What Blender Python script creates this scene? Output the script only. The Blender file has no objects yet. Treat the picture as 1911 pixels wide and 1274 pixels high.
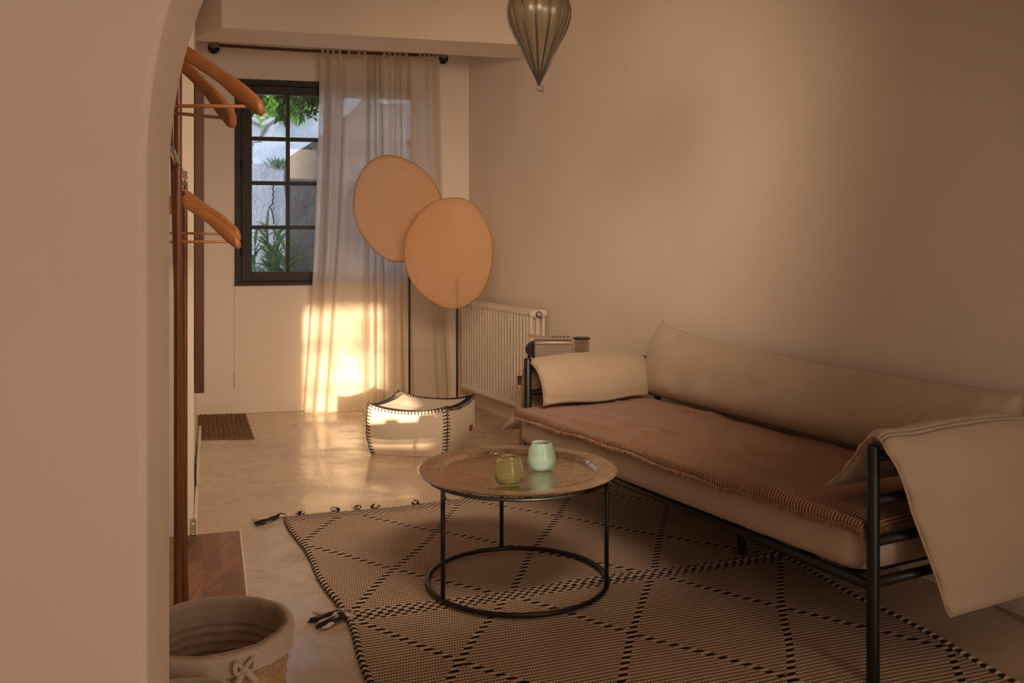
import bpy, bmesh, math, random
from mathutils import Vector, Matrix, noise
random.seed(7)
PI = math.pi
sc = bpy.context.scene
COL = sc.collection

# ------------------------------------------------------------------ camera, world, lights, exposure
F, CX, HY, EYE = 1700.0, 955.5, 445.0, 1.35
cam_d = bpy.data.cameras.new('camera')
cam_d.sensor_width = 36.0
cam_d.lens = F / 1911 * 36.0
cam_d.shift_y = -(637 - HY) / 1911
cam_d.clip_start = 0.05
cam = bpy.data.objects.new('camera', cam_d)
COL.objects.link(cam)
cam.location = (0, 0, EYE)
cam.rotation_euler = (PI / 2, 0, 0)
sc.camera = cam

sc.view_settings.view_transform = 'Standard'
sc.view_settings.look = 'None'
sc.view_settings.gamma = 1.0
sc.view_settings.use_curve_mapping = False
sc.view_settings.exposure = 0.0
try:
    sc.cycles.max_bounces = 14
    sc.cycles.diffuse_bounces = 8
    sc.cycles.transparent_max_bounces = 24
    sc.cycles.transmission_bounces = 10
    sc.cycles.sample_clamp_indirect = 4.0
    sc.cycles.use_denoising = True
except Exception:
    pass

world = bpy.data.worlds.new('world'); sc.world = world
world.use_nodes = True
bg = world.node_tree.nodes['Background']
bg.inputs['Color'].default_value = (0.62, 0.74, 1.0, 1)
bg.inputs['Strength'].default_value = 3.0

SUN_DIR = Vector((-0.47, 1.46, -0.205)).normalized()
sd = bpy.data.lights.new('sun', 'SUN')
sd.energy = 14.0; sd.color = (1.0, 0.70, 0.42); sd.angle = math.radians(0.8)
so = bpy.data.objects.new('sun', sd); COL.objects.link(so)
so.rotation_euler = SUN_DIR.to_track_quat('-Z', 'Y').to_euler()
so.location = (3, -5, 4)

def area(name, loc, target, sx, sy, power, color):
    d = bpy.data.lights.new(name, 'AREA'); d.shape = 'RECTANGLE'; d.size = sx; d.size_y = sy
    d.energy = power; d.color = color
    o = bpy.data.objects.new(name, d); COL.objects.link(o); o.location = loc
    o.rotation_euler = (Vector(target) - Vector(loc)).to_track_quat('-Z', 'Y').to_euler()
    return o
# warm fill lamps added in the camera's room
area('evening_fill', (2.45, -1.1, 1.35), (-0.6, 4.5, 1.0), 1.0, 2.0, 40, (1.0, 0.70, 0.49))
area('evening_fill_side', (-2.6, -0.3, 1.5), (0.5, 1.6, 1.1), 1.2, 1.8, 6.5, (1.0, 0.76, 0.60))
# unseen fill lamps added above the view in the sitting room, no opening built
area('high_fill', (0.6, 2.2, 2.10), (-1.6, 6.3, 0.0), 1.3, 0.3, 15, (1.0, 0.70, 0.47)).data.spread = math.radians(80)
area('high_side_fill', (-0.35, 2.05, 2.35), (0.75, 6.0, 1.75), 0.7, 0.4, 5.3, (1.0, 0.68, 0.44)).data.spread = math.radians(60)
# cool daylight entering by the garden window
area('garden_daylight', (-1.36, 7.62, 1.78), (-1.13, 6.64, 1.78), 1.6, 1.65, 8, (0.75, 0.85, 1.0)).data.cycles.is_portal = True
area('evening_portal', (1.345, -1.5, 1.52), (1.345, 2, 1.52), 0.7, 1.1, 8, (1, 1, 1)).data.cycles.is_portal = True

# ------------------------------------------------------------------ helpers
def V(px, py, D):
    return Vector(((px - CX) / F * D, D, EYE - (py - HY) / F * D))
def FL(px, py):
    D = F * EYE / (py - HY)
    return Vector(((px - CX) / F * D, D, 0))

class MB:
    def __init__(s): s.v = []; s.f = []; s.uv = None
    def add(s, vs, fs):
        n = len(s.v); s.v += [Vector(v) for v in vs]; s.f += [tuple(i + n for i in f) for f in fs]; return s
    def box(s, lo, hi, M=None):
        x0, y0, z0 = lo; x1, y1, z1 = hi
        vs = [Vector(p) for p in ((x0,y0,z0),(x1,y0,z0),(x1,y1,z0),(x0,y1,z0),(x0,y0,z1),(x1,y0,z1),(x1,y1,z1),(x0,y1,z1))]
        if M is not None: vs = [M @ v for v in vs]
        return s.add(vs, [(0,3,2,1),(4,5,6,7),(0,1,5,4),(1,2,6,5),(2,3,7,6),(3,0,4,7)])
    def prism(s, pts, z0, z1):
        n = len(pts)
        a = sum(pts[i][0]*pts[(i+1)%n][1]-pts[(i+1)%n][0]*pts[i][1] for i in range(n))
        if a < 0: pts = pts[::-1]
        vs = [(p[0], p[1], z0) for p in pts] + [(p[0], p[1], z1) for p in pts]
        fs = [tuple(range(n))[::-1], tuple(range(n, 2*n))] + [(i, (i+1)%n, n+(i+1)%n, n+i) for i in range(n)]
        return s.add(vs, fs)
    def tube(s, pts, r, seg=12, closed=False, caps=True):
        pts = [Vector(p) for p in pts]; n = len(pts)
        rs = r if isinstance(r, (list, tuple)) else [r]*n
        T = []
        for i in range(n):
            if closed: t = pts[(i+1)%n]-pts[i-1]
            else: t = pts[min(i+1,n-1)]-pts[max(i-1,0)]
            T.append(t.normalized() if t.length > 1e-9 else Vector((0,0,1)))
        up = Vector((0,0,1)) if abs(T[0].z) < .9 else Vector((1,0,0))
        a = T[0].cross(up).normalized()
        vs = []
        for i in range(n):
            a = (a - T[i]*a.dot(T[i]))
            a = a.normalized() if a.length > 1e-6 else T[i].orthogonal().normalized()
            b = T[i].cross(a)
            for k in range(seg):
                w = 2*PI*k/seg
                vs.append(pts[i] + (a*math.cos(w)+b*math.sin(w))*rs[i])
        fs = []
        for i in range(n if closed else n-1):
            j = (i+1) % n
            for k in range(seg):
                l = (k+1) % seg
                fs.append((i*seg+k, i*seg+l, j*seg+l, j*seg+k))
        if caps and not closed:
            fs.append(tuple(range(seg))[::-1]); fs.append(tuple((n-1)*seg+k for k in range(seg)))
        return s.add(vs, fs)
    def lathe(s, prof, c, seg=48, ax=None):
        c = Vector(c); vs = []; fs = []; n = len(prof)
        for (r, z) in prof:
            for k in range(seg):
                w = 2*PI*k/seg
                vs.append(c + Vector((r*math.cos(w), r*math.sin(w), z)))
        for i in range(n-1):
            for k in range(seg):
                l = (k+1) % seg
                fs.append((i*seg+k, i*seg+l, (i+1)*seg+l, (i+1)*seg+k))
        return s.add(vs, fs)
    def grid(s, f, nu, nv, cu=False, uv=None):
        n = len(s.v); vs = []
        for j in range(nv+1):
            for i in range(nu+(0 if cu else 1)):
                vs.append(Vector(f(i/nu, j/nv)))
        w = nu if cu else nu+1; fs = []
        for j in range(nv):
            for i in range(nu):
                i2 = (i+1) % w
                fs.append((j*w+i, j*w+i2, (j+1)*w+i2, (j+1)*w+i))
        s.add(vs, fs)
        if uv:
            if s.uv is None: s.uv = [(0,0)]*n
            for j in range(nv+1):
                for i in range(w): s.uv.append(uv(i/nu, j/nv))
        return s

ORG = {}
def obj(name, mb, mat, parent=None, smooth=True, org=None, bevel=0, fixn=False, auto=None):
    me = bpy.data.meshes.new(name)
    if parent is not None: o0 = ORG[parent.name]
    elif org is not None: o0 = Vector(org)
    else:
        xs = [v.x for v in mb.v]; ys = [v.y for v in mb.v]; zs = [v.z for v in mb.v]
        o0 = Vector(((min(xs)+max(xs))/2, (min(ys)+max(ys))/2, min(zs)))
    me.from_pydata([tuple(v-o0) for v in mb.v], [], mb.f)
    if mb.uv and len(mb.uv) == len(mb.v):
        ul = me.uv_layers.new(name='UVMap')
        for l in me.loops: ul.data[l.index].uv = mb.uv[l.vertex_index]
    me.update()
    if fixn:
        b = bmesh.new(); b.from_mesh(me); bmesh.ops.recalc_face_normals(b, faces=b.faces); b.to_mesh(me); b.free()
    if smooth:
        for p in me.polygons: p.use_smooth = True
        if auto is not None:
            try: me.set_sharp_from_angle(angle=math.radians(auto))
            except Exception: pass
    if mat: me.materials.append(mat)
    o = bpy.data.objects.new(name, me); COL.objects.link(o)
    if parent is not None: o.parent = parent; o.location = (0,0,0)
    else: o.location = o0
    ORG[o.name] = o0
    if bevel:
        m = o.modifiers.new('bevel', 'BEVEL'); m.width = bevel; m.segments = 2; m.limit_method = 'ANGLE'
    return o
def thing(name, label, cat, loc=(0,0,0), group=None):
    o = bpy.data.objects.new(name, None); COL.objects.link(o); o.location = loc
    o.empty_display_size = .1
    ORG[o.name] = Vector(loc); o['label'] = label; o['category'] = cat
    if group: o['group'] = group
    return o
def tag(o, label, cat, group=None, kind=None):
    o['label'] = label; o['category'] = cat
    if group: o['group'] = group
    if kind: o['kind'] = kind
    return o
def struct(name, mb, mat, label=None, cat=None, **k):
    o = obj(name, mb, mat, **k); o['kind'] = 'structure'
    if label: o['label'] = label
    if cat: o['category'] = cat
    return o

# ------------------------------------------------------------------ shader expression helper
class E:
    def __init__(s, nt, sock): s.nt = nt; s.k = sock
    def m(s, op, *a):
        n = s.nt.nodes.new('ShaderNodeMath'); n.operation = op
        for i, x in enumerate((s,)+a):
            if isinstance(x, E): s.nt.links.new(x.k, n.inputs[i])
            else: n.inputs[i].default_value = x
        return E(s.nt, n.outputs[0])
    def __add__(s, o): return s.m('ADD', o)
    __radd__ = __add__
    def __sub__(s, o): return s.m('SUBTRACT', o)
    def __mul__(s, o): return s.m('MULTIPLY', o)
    __rmul__ = __mul__
    def __truediv__(s, o): return s.m('DIVIDE', o)
    def frac(s): return s.m('FRACT')
    def floor(s): return s.m('FLOOR')
    def abs(s): return s.m('ABSOLUTE')
    def sin(s): return s.m('SINE')
    def lt(s, o): return s.m('LESS_THAN', o)
    def gt(s, o): return s.m('GREATER_THAN', o)
    def mx(s, o): return s.m('MAXIMUM', o)
    def mn(s, o): return s.m('MINIMUM', o)
    def ramp(s, a, b, c=0.0, d=1.0):
        n = s.nt.nodes.new('ShaderNodeMapRange'); n.clamp = True
        s.nt.links.new(s.k, n.inputs[0])
        for i, x in enumerate((a,b,c,d)): n.inputs[i+1].default_value = x
        return E(s.nt, n.outputs[0])

class Mat:
    def __init__(s, name):
        s.m = bpy.data.materials.new(name); s.m.use_nodes = True; s.nt = s.m.node_tree
        s.p = s.nt.nodes['Principled BSDF']; s.out = s.nt.nodes['Material Output']
        s.tc = s.nt.nodes.new('ShaderNodeTexCoord')
    def xyz(s, which='Object'):
        n = s.nt.nodes.new('ShaderNodeSeparateXYZ'); s.nt.links.new(s.tc.outputs[which], n.inputs[0])
        return [E(s.nt, n.outputs[i]) for i in range(3)]
    def noise(s, scale, detail=4, rough=.55, which='Object', stretch=None, dist=0):
        n = s.nt.nodes.new('ShaderNodeTexNoise'); n.inputs['Scale'].default_value = scale
        n.inputs['Detail'].default_value = detail; n.inputs['Roughness'].default_value = rough
        n.inputs['Distortion'].default_value = dist
        if stretch:
            mp = s.nt.nodes.new('ShaderNodeMapping'); mp.inputs['Scale'].default_value = stretch
            s.nt.links.new(s.tc.outputs[which], mp.inputs[0]); s.nt.links.new(mp.outputs[0], n.inputs['Vector'])
        else: s.nt.links.new(s.tc.outputs[which], n.inputs['Vector'])
        return E(s.nt, n.outputs['Fac'])
    def voro(s, scale, which='Object', feat='F1'):
        n = s.nt.nodes.new('ShaderNodeTexVoronoi'); n.feature = feat; n.inputs['Scale'].default_value = scale
        s.nt.links.new(s.tc.outputs[which], n.inputs['Vector'])
        return E(s.nt, n.outputs['Distance'])
    def mix(s, f, a, b):
        n = s.nt.nodes.new('ShaderNodeMix'); n.data_type = 'RGBA'
        if isinstance(f, E): s.nt.links.new(f.k, n.inputs[0])
        else: n.inputs[0].default_value = f
        for i, x in ((6,a),(7,b)):
            if isinstance(x, (tuple, list)): n.inputs[i].default_value = (*x[:3], 1)
            else: s.nt.links.new(x, n.inputs[i])
        return n.outputs[2]
    def col(s, c):
        if isinstance(c, (tuple, list)): s.p.inputs['Base Color'].default_value = (*c, 1)
        else: s.nt.links.new(c, s.p.inputs['Base Color'])
        return s
    def set(s, **k):
        for a, b in k.items():
            i = s.p.inputs[{'rough':'Roughness','metal':'Metallic','spec':'Specular IOR Level','trans':'Transmission Weight','ior':'IOR','coat':'Coat Weight','sheen':'Sheen Weight'}[a]]
            if isinstance(b, E): s.nt.links.new(b.k, i)
            else: i.default_value = b
        return s
    def bump(s, h, strength=.3, dist=.01):
        n = s.nt.nodes.new('ShaderNodeBump'); n.inputs['Strength'].default_value = strength
        n.inputs['Distance'].default_value = dist
        s.nt.links.new(h.k, n.inputs['Height']); s.nt.links.new(n.outputs[0], s.p.inputs['Normal'])
        s.bn = n.outputs[0]
        return s
    def cloth(s, color, transl=.5, transp=0.0):
        """diffuse surface mixed with translucent and see-through shares"""
        d = s.p; t = s.nt.nodes.new('ShaderNodeBsdfTranslucent')
        if isinstance(color, (tuple, list)): t.inputs[0].default_value = (*color, 1)
        else: s.nt.links.new(color, t.inputs[0])
        m1 = s.nt.nodes.new('ShaderNodeMixShader'); m1.inputs[0].default_value = transl
        s.nt.links.new(d.outputs[0], m1.inputs[1]); s.nt.links.new(t.outputs[0], m1.inputs[2])
        last = m1
        if isinstance(transp, E) or transp > 0:
            tr = s.nt.nodes.new('ShaderNodeBsdfTransparent'); m2 = s.nt.nodes.new('ShaderNodeMixShader')
            if isinstance(transp, E): s.nt.links.new(transp.k, m2.inputs[0])
            else: m2.inputs[0].default_value = transp
            s.nt.links.new(m1.outputs[0], m2.inputs[1]); s.nt.links.new(tr.outputs[0], m2.inputs[2]); last = m2
        s.nt.links.new(last.outputs[0], s.out.inputs[0])
        return s

def simple(name, c, rough=.6, metal=0, bump=None, **k):
    m = Mat(name).col(c).set(rough=rough, metal=metal, **k)
    if bump: m.bump(m.noise(bump[0], 5), bump[1], bump[2] if len(bump) > 2 else .01)
    return m.m
def weave(name, c, rough=.9, scale=900, strength=.15, sheen=.2, c2=None):
    m = Mat(name); x, y, z = m.xyz()
    n = m.noise(6, 3)
    m.col(m.mix(n.ramp(.3,.7), c, c2 or tuple(k*.9 for k in c))).set(rough=rough, sheen=sheen, spec=.2)
    h = m.noise(scale*.25, 2, .7) * .6 + m.noise(9, 3) * 3.0
    m.bump(h, strength, .004)
    return m.m

# ---- materials
m = Mat('plaster_white')
n1 = m.noise(1.3, 5); n2 = m.noise(9, 4)
m.col(m.mix(n1.ramp(.35,.65), (.80,.735,.66), (.755,.69,.61))).set(rough=.62, spec=.35)
m.bump(n2*1.0 + m.noise(60, 3)*.12, .22, .01); PLASTER = m.m
m = Mat('plaster_satin')
m.col((.80,.735,.66)).set(rough=.42, spec=.45)
m.bump(m.noise(5, 4)*1.0 + m.noise(60, 3)*.08, .16, .01); PLASTER_BACK = m.m
TRIM = simple('trim_paint', (.78,.72,.64), .45, bump=(14,.1))

m = Mat('polished_concrete')
n1 = m.noise(1.1, 6, .6, stretch=(1,1.6,1)); n2 = m.noise(3.4, 8, .68, dist=.6); st = m.noise(2.0, 9, .7, stretch=(1,1.8,1), dist=1.6)
c = m.mix(n1.ramp(.35,.68), (.56,.445,.32), (.64,.53,.395))
c = m.mix(n2.ramp(.52,.70,0,.6), c, (.47,.36,.25))
vein = (st - .5).abs().ramp(0,.012,1,0) * m.noise(.9, 3).ramp(.46,.62)
c = m.mix(vein*1.0, c, (.30,.21,.14))
m.col(c).set(rough=m.noise(2.6,5,.6,stretch=(1,1.6,1)).ramp(.38,.62,.11,.36), spec=.75)
m.bump(n2*.5 + m.noise(2.2,3)*1.2 + m.noise(14,4)*.16, .22, .02); CONCRETE = m.m

WOODF = Mat('dark_window_paint'); WOODF.col(WOODF.mix(WOODF.noise(5,4,.6,stretch=(8,8,1)).ramp(.3,.7),(.024,.019,.016),(.014,.011,.010))).set(rough=.5); WOODF = WOODF.m
BLACK = simple('black_metal', (.014,.013,.013), .38, .3, bump=(60,.05))
BLACKP = simple('black_plastic', (.012,.012,.012), .35)
def wood(name, a, b, st=(12,12,1.2), rough=.45):
    m = Mat(name); g = m.noise(6, 6, .6, stretch=st, dist=.8)
    m.col(m.mix(g.ramp(.32,.68), a, b)).set(rough=rough).bump(g, .08, .004); return m.m
DOWEL = wood('dark_wood_dowel', (.17,.065,.028), (.10,.035,.016), rough=.35)
MIRW = wood('mirror_frame_wood', (.105,.038,.02), (.06,.022,.013), rough=.35)
HANGW = wood('hanger_wood', (.40,.17,.065), (.30,.12,.045), st=(3,3,12), rough=.38)
RODW = wood('rod_wood', (.15,.06,.025), (.08,.03,.014), st=(1.5,1.5,10))
PALEW = wood('pale_wood', (.56,.40,.24), (.46,.31,.17))
m = Mat('butcher_block'); x, y, z = m.xyz()
xr = x*.949+y*.315; yr = y*.949-x*.315; ix = (xr/.075+20).floor(); a2 = (yr/.24 + (ix*1.37).sin()*3.1 + 20).floor()
h = ((ix*1.29 + a2*2.33).sin()*43.5+50).frac()
g = m.noise(5, 6, .6, stretch=(9,1,1), dist=.6)
c = m.mix(h, (.42,.21,.10), (.20,.088,.042)); c = m.mix(g.ramp(.35,.7,0,.6), c, (.10,.04,.02))
m.col(c).set(rough=.42); BLOCK = m.m

CHROME = simple('chrome', (.75,.73,.70), .15, 1)
m = Mat('hammered_tray'); x, y, z = m.xyz()
r = (x*x + y*y).m('SQRT')
ring = (r*520).sin().ramp(-.2,1,0,.45)*r.ramp(.29,.295,1,0)
m.col(m.mix(ring, m.mix(m.noise(22,5).ramp(.35,.7), (.72,.63,.52), (.50,.41,.31)), (.30,.23,.17))).set(metal=1, rough=m.noise(30,4).ramp(.3,.7,.05,.20))
m.bump((r*330).sin()*.30 + m.noise(120,3,.6)*1.1 + m.voro(60)*1.3, .34, .0035); TRAY = m.m

def glassmat(name, c, tc, share=(.22,.07), bub=140, rough=.0):
    m = Mat(name); g = m.nt.nodes.new('ShaderNodeBsdfGlass'); g.inputs['Color'].default_value = (*c,1)
    g.inputs['Roughness'].default_value = rough; g.inputs['IOR'].default_value = 1.45
    b = m.nt.nodes.new('ShaderNodeBump'); b.inputs['Strength'].default_value = .28; b.inputs['Distance'].default_value = .002
    h = m.voro(bub).ramp(0,.35,1,0) + m.noise(30,3)*.8
    m.nt.links.new(h.k, b.inputs['Height']); m.nt.links.new(b.outputs[0], g.inputs['Normal'])
    t = m.nt.nodes.new('ShaderNodeBsdfTranslucent'); t.inputs[0].default_value = (*tc,1)
    d = m.nt.nodes.new('ShaderNodeBsdfDiffuse'); d.inputs[0].default_value = (*tc,1)
    mm = m.nt.nodes.new('ShaderNodeMixShader'); mm.inputs[0].default_value = .5
    m.nt.links.new(t.outputs[0], mm.inputs[1]); m.nt.links.new(d.outputs[0], mm.inputs[2])
    m2 = m.nt.nodes.new('ShaderNodeMixShader')
    f = m.voro(bub*.7).ramp(.05,.22,share[0]*1.8,share[1])
    m.nt.links.new(f.k, m2.inputs[0])
    m.nt.links.new(g.outputs[0], m2.inputs[1]); m.nt.links.new(mm.outputs[0], m2.inputs[2])
    m.nt.links.new(m2.outputs[0], m.out.inputs[0]); return m.m
GL_AQUA = glassmat('bubbled_aqua_glass', (.93,1.0,.985), (.70,1.0,.99), (.26,.12))
GL_GREEN = glassmat('bubbled_green_glass', (.955,.97,.86), (.64,.68,.43), (.07,.025), 110)
def thin_glass(name, c, gl=.08):
    m = Mat(name); t = m.nt.nodes.new('ShaderNodeBsdfTransparent'); t.inputs[0].default_value = (*c,1)
    g = m.nt.nodes.new('ShaderNodeBsdfGlossy'); g.inputs['Roughness'].default_value = .02
    x = m.nt.nodes.new('ShaderNodeMixShader'); x.inputs[0].default_value = gl
    m.nt.links.new(t.outputs[0], x.inputs[1]); m.nt.links.new(g.outputs[0], x.inputs[2]); m.nt.links.new(x.outputs[0], m.out.inputs[0]); return m.m
PANE = thin_glass('window_glass', (.97,.98,.98), .05)
CLEAR = thin_glass('clear_glass', (.86,.84,.80), .12)
m = Mat('smoked_lantern_glass')
m.col((.075,.058,.034)).set(rough=.3, spec=.35)
m.cloth((.12,.09,.055), .3, .14); LANT = m.m

m = Mat('sheer_linen'); x, y, z = m.xyz()
w = m.noise(420,2,.7,stretch=(1,1,.15)).ramp(.35,.65,.08,.22)
m.col((.82,.76,.68)).set(rough=.95, spec=.1); m.cloth((.86,.80,.72), .36, w); SHEER = m.m
m = Mat('orange_screen_fabric')
n = m.noise(160,2,.7,stretch=(1,1,.2)) ; n2 = m.noise(160,2,.7,stretch=(.2,.2,1))
c = m.mix(((n+n2)*.5).ramp(.4,.6), (.95,.72,.48), (.88,.63,.39))
m.col(c).set(rough=.9, spec=.1); m.cloth(c, .55, .27); SHADE = m.m
SHRIM = simple('shade_rim', (.42,.22,.09), .6)
CANVAS = weave('cream_canvas', (.70,.62,.51), c2=(.66,.58,.47))
LINEN = weave('cream_linen_cover', (.52,.44,.345), c2=(.48,.40,.31), strength=.3)
LINEN2 = weave('cream_cotton_cover', (.47,.395,.305), c2=(.44,.365,.28), strength=.25)
MATT = weave('mattress_cotton', (.54,.44,.35), c2=(.50,.405,.32), strength=.2)
m = Mat('striped_throw'); x, y, z = m.xyz('UV')
s1 = (x/.0125 + m.noise(5,3,which='UV')*1.0).frac()
line = (s1-.5).abs().lt(.17)
c = m.mix(m.noise(8,4,which='UV').ramp(.3,.7), (.235,.09,.045), (.175,.065,.033)); c = m.mix(line*.6, c, (.60,.44,.32))
m.col(c).set(rough=.95, spec=.1, sheen=.2)
m.bump((s1*6.283).sin()*.5 + m.noise(3.2,4,.5,which='UV',stretch=(1.2,6,1))*9 + m.noise(60,2,which='UV')*.5, .55, .004); THROW = m.m
FRINGE = weave('rust_fringe', (.30,.14,.08), c2=(.42,.26,.17))

def rug_mat(name, P, H, W, L):
    m = Mat(name); u, v, _ = m.xyz('UV')
    wob = m.noise(2.5,2,which='UV')*.022
    uu = u + wob; vv = v + wob*.8
    row = vv/.019; ri = row.floor(); rf = row.frac()
    dots = (uu/.0095 + ri*.5).frac()
    dk = (rf-.5).abs().lt(.26) * (dots-.5).abs().lt(.36)
    base = m.mix(m.noise(5,4,which='UV').ramp(.3,.7), (.68,.555,.44), (.60,.475,.365))
    base = m.mix(m.noise(28,3,which='UV',stretch=(1,9,1)).ramp(.5,.8,0,.5), base, (.62,.47,.36))
    c = m.mix(dk, base, (.10,.07,.052))
    g = math.sqrt(1/P**2 + 1/(4*H*H))
    def dist(e): return ((e+.5).frac()-.5).abs()/g
    d1 = dist(uu/P + vv/(2*H)); d2 = dist(uu/P - vv/(2*H))
    d = d1.mn(d2)
    rw = (vv/.034).floor(); 
    dash = (vv/.034).frac().lt(.5)
    on = d.lt(.013)
    lc = m.mix(dash, (.64,.52,.42), (.012,.010,.012))
    c = m.mix(on, c, lc)
    # woven bands at the two ends
    be = vv.lt(.048).mx(vv.gt(L-.080))
    br = (vv/.0175); chk = ((uu/.038 + br.floor()*.5).frac()).lt(.52) * (br.frac()-.5).abs().lt(.38)
    bc = m.mix(chk, (.60,.48,.39), (.012,.010,.012))
    c = m.mix(be, c, bc)
    m.col(c).set(rough=.95, spec=.08)
    h = (rf*6.283).sin().abs()*-.5 + (dots*6.283).sin()*.25 + on*.8 + be*.4 + m.noise(90,2,which='UV')*.4
    m.bump(h, .6, .003)
    return m.m
RUGA = rug_mat('kilim_weave_far', .61, .42, 1.84, 1.26)
RUGB = rug_mat('kilim_weave_near', .61, .46, 1.84, 1.38)
YARNB = simple('black_yarn', (.012,.010,.012), .9)
YARNC = simple('cream_yarn', (.60,.48,.38), .9)
m = Mat('jute'); m.col(m.mix(m.noise(60,3).ramp(.3,.7), (.26,.155,.085), (.15,.085,.045))).set(rough=.95, spec=.1)
m.bump(m.noise(170,3), .6, .004); JUTE = m.m
m = Mat('wicker'); m.col(m.mix(m.noise(30,3).ramp(.3,.7), (.60,.42,.25), (.47,.31,.17))).set(rough=.7); m.bump(m.noise(120,2,stretch=(1,1,4)), .25, .003); WICK = m.m
m = Mat('basket_liner'); m.col((.66,.58,.50)).set(rough=.95, spec=.1); m.bump(m.noise(12,3), .25, .01); m.cloth((.70,.62,.54), .3, .22); LINER = m.m
LINR = weave('liner_rim', (.66,.58,.50), strength=.3)
RADW = simple('radiator_enamel', (.72,.66,.58), .32)
STEEL = simple('champagne_steel', (.52,.44,.37), .30, .75)
m = Mat('mirror_glass'); m.col((.85,.82,.78)).set(metal=1, rough=.02); MIRROR = m.m
# outdoors
m = Mat('whitewash'); n = m.noise(7,6,.65); k = m.voro(3.2, feat='DISTANCE_TO_EDGE')
m.col(m.mix(n.ramp(.3,.7), (.80,.80,.80), (.62,.63,.65))).set(rough=.9); m.bump(n*1.2+m.noise(26,5)*.5, .8, .04); WHITEW = m.m
m = Mat('rough_grey_render'); n = m.noise(14,7,.7); m.col(m.mix(n.ramp(.35,.65), (.34,.31,.27), (.19,.17,.15))).set(rough=.95); m.bump(n*1.5+m.voro(16)*.6, 1.0, .05); GREYR = m.m
m = Mat('field_stone'); k = m.voro(3.6, feat='DISTANCE_TO_EDGE'); n = m.noise(9,5)
c = m.mix(n.ramp(.3,.7), (.62,.58,.52), (.44,.41,.37)); c = m.mix(k.ramp(0,.045,1,0), c, (.16,.14,.12))
m.col(c).set(rough=.95); m.bump(k.ramp(0,.12)*2+n, .8, .05); STONE = m.m
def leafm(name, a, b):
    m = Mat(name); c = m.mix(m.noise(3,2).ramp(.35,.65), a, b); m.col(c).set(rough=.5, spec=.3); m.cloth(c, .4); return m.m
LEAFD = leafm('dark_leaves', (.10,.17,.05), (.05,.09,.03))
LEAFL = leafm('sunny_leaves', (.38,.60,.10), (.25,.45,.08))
LEAFR = leafm('reed_leaves', (.13,.22,.09), (.22,.30,.13))
EARTH = simple('garden_earth', (.30,.25,.20), .95, bump=(9,.6,.03))

# ------------------------------------------------------------------ room shell
CE = 3.0
LC = Vector((-2.42, 6.976)); RC = Vector((-.353, 7.451))
wd = (RC-LC).normalized(); wn = Vector((wd.y, -wd.x))         # wall direction, normal into the room
rd = Vector((.463, -.8863)); rn = Vector((-.8863, -.463))     # right wall towards camera, normal into room
ld = Vector((.315, -.949)); ln = Vector((.949, .315))
WL_END = Vector((-1.44, 4.12))
def S(px, off=0.0):            # distance along the back wall of what is seen at px, off metres in front of it
    t = (px-CX)/F; b = LC + wn*off
    # b + s*wd = D*(t,1)
    s = (b.y*t - b.x)/(wd.x - wd.y*t)
    return s
def BW(px, z, off=0.0):
    p = LC + wn*off + wd*S(px, off); return Vector((p.x, p.y, z))
def BWs(s, z, off=0.0):
    p = LC + wn*off + wd*s; return Vector((p.x, p.y, z))
def zat(py, p): return EYE - (py-HY)/F*p.y

mb = MB(); mb.prism([(-4.6,-2.2),(5.6,-2.2),(3.2,2.2),(.3,7.9),(-4.6,7.9)], -.12, 0)
struct('floor', mb, CONCRETE, 'cream polished concrete floor with faint brown veins', 'floor', smooth=False)
mb = MB(); mb.prism([(-4.6,-2.2),(5.6,-2.2),(3.2,2.2),(.3,7.9),(-4.6,7.9)], CE, CE+1.7)
struct('ceiling', mb, PLASTER, 'white plastered ceiling', 'ceiling', smooth=False)

s0, s1 = S(438), S(797); wz0, wz1 = .985, 2.585
mb = MB(); TH = -.32
def wseg(a, b, z0, z1):
    p = [BWs(a,0).xy, BWs(b,0).xy, BWs(b,0,TH).xy, BWs(a,0,TH).xy]; mb.prism([tuple(q) for q in p], z0, z1)
wseg(-.35, s0, 0, CE); wseg(s1, (RC-LC).length+.3, 0, CE); wseg(s0, s1, 0, wz0); wseg(s0, s1, wz1, CE)
struct('wall_back', mb, PLASTER_BACK, 'white plastered end wall holding the dark casement window', 'wall', smooth=False)

R_END = RC + rd*10.0
mb = MB(); mb.prism([tuple(RC-rd*.4), tuple(R_END), tuple(R_END-rn*.25), tuple(RC-rd*.4-rn*.25)], 0, CE)
struct('wall_right', mb, PLASTER, 'long bare plaster wall behind the daybed', 'wall', smooth=False)

mb = MB(); a0 = LC - ld*.35
mb.prism([tuple(a0), tuple(WL_END), tuple(WL_END-ln*.75), tuple(a0-ln*.75)], 0, CE)
b0 = WL_END - ln*.75; b1 = b0 + ld*2.75
mb.prism([tuple(b0), tuple(b1), tuple(b1-ln*.2), tuple(b0-ln*.2)], 0, CE)
struct('wall_left', mb, PLASTER, 'white left wall with the clothes alcove', 'wall', smooth=False)

# arch wall between the camera's room and the sitting room
ae = Vector((math.cos(math.radians(15)), math.sin(math.radians(15)))); an = Vector((-ae.y, ae.x)); AP = Vector((-.561, 1.40))
def AW(s, d, z):
    p = AP + ae*s + an*d; return Vector((p.x, p.y, z))
mb = MB(); ar = 1.0; zs = 1.46; N = 96; AT = .34; SW = 2.75
arc = [(ar - ar*math.cos(PI*i/N), zs + ar*math.sin(PI*i/N)) for i in range(N//2+1)]
arc += [(SW-a, z) for a, z in arc[::-1]]; N = len(arc)-1
outline = [(-2.9,0),(0,0)] + arc + [(SW,0),(3.02,0),(3.02,CE),(-2.9,CE)]
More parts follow.
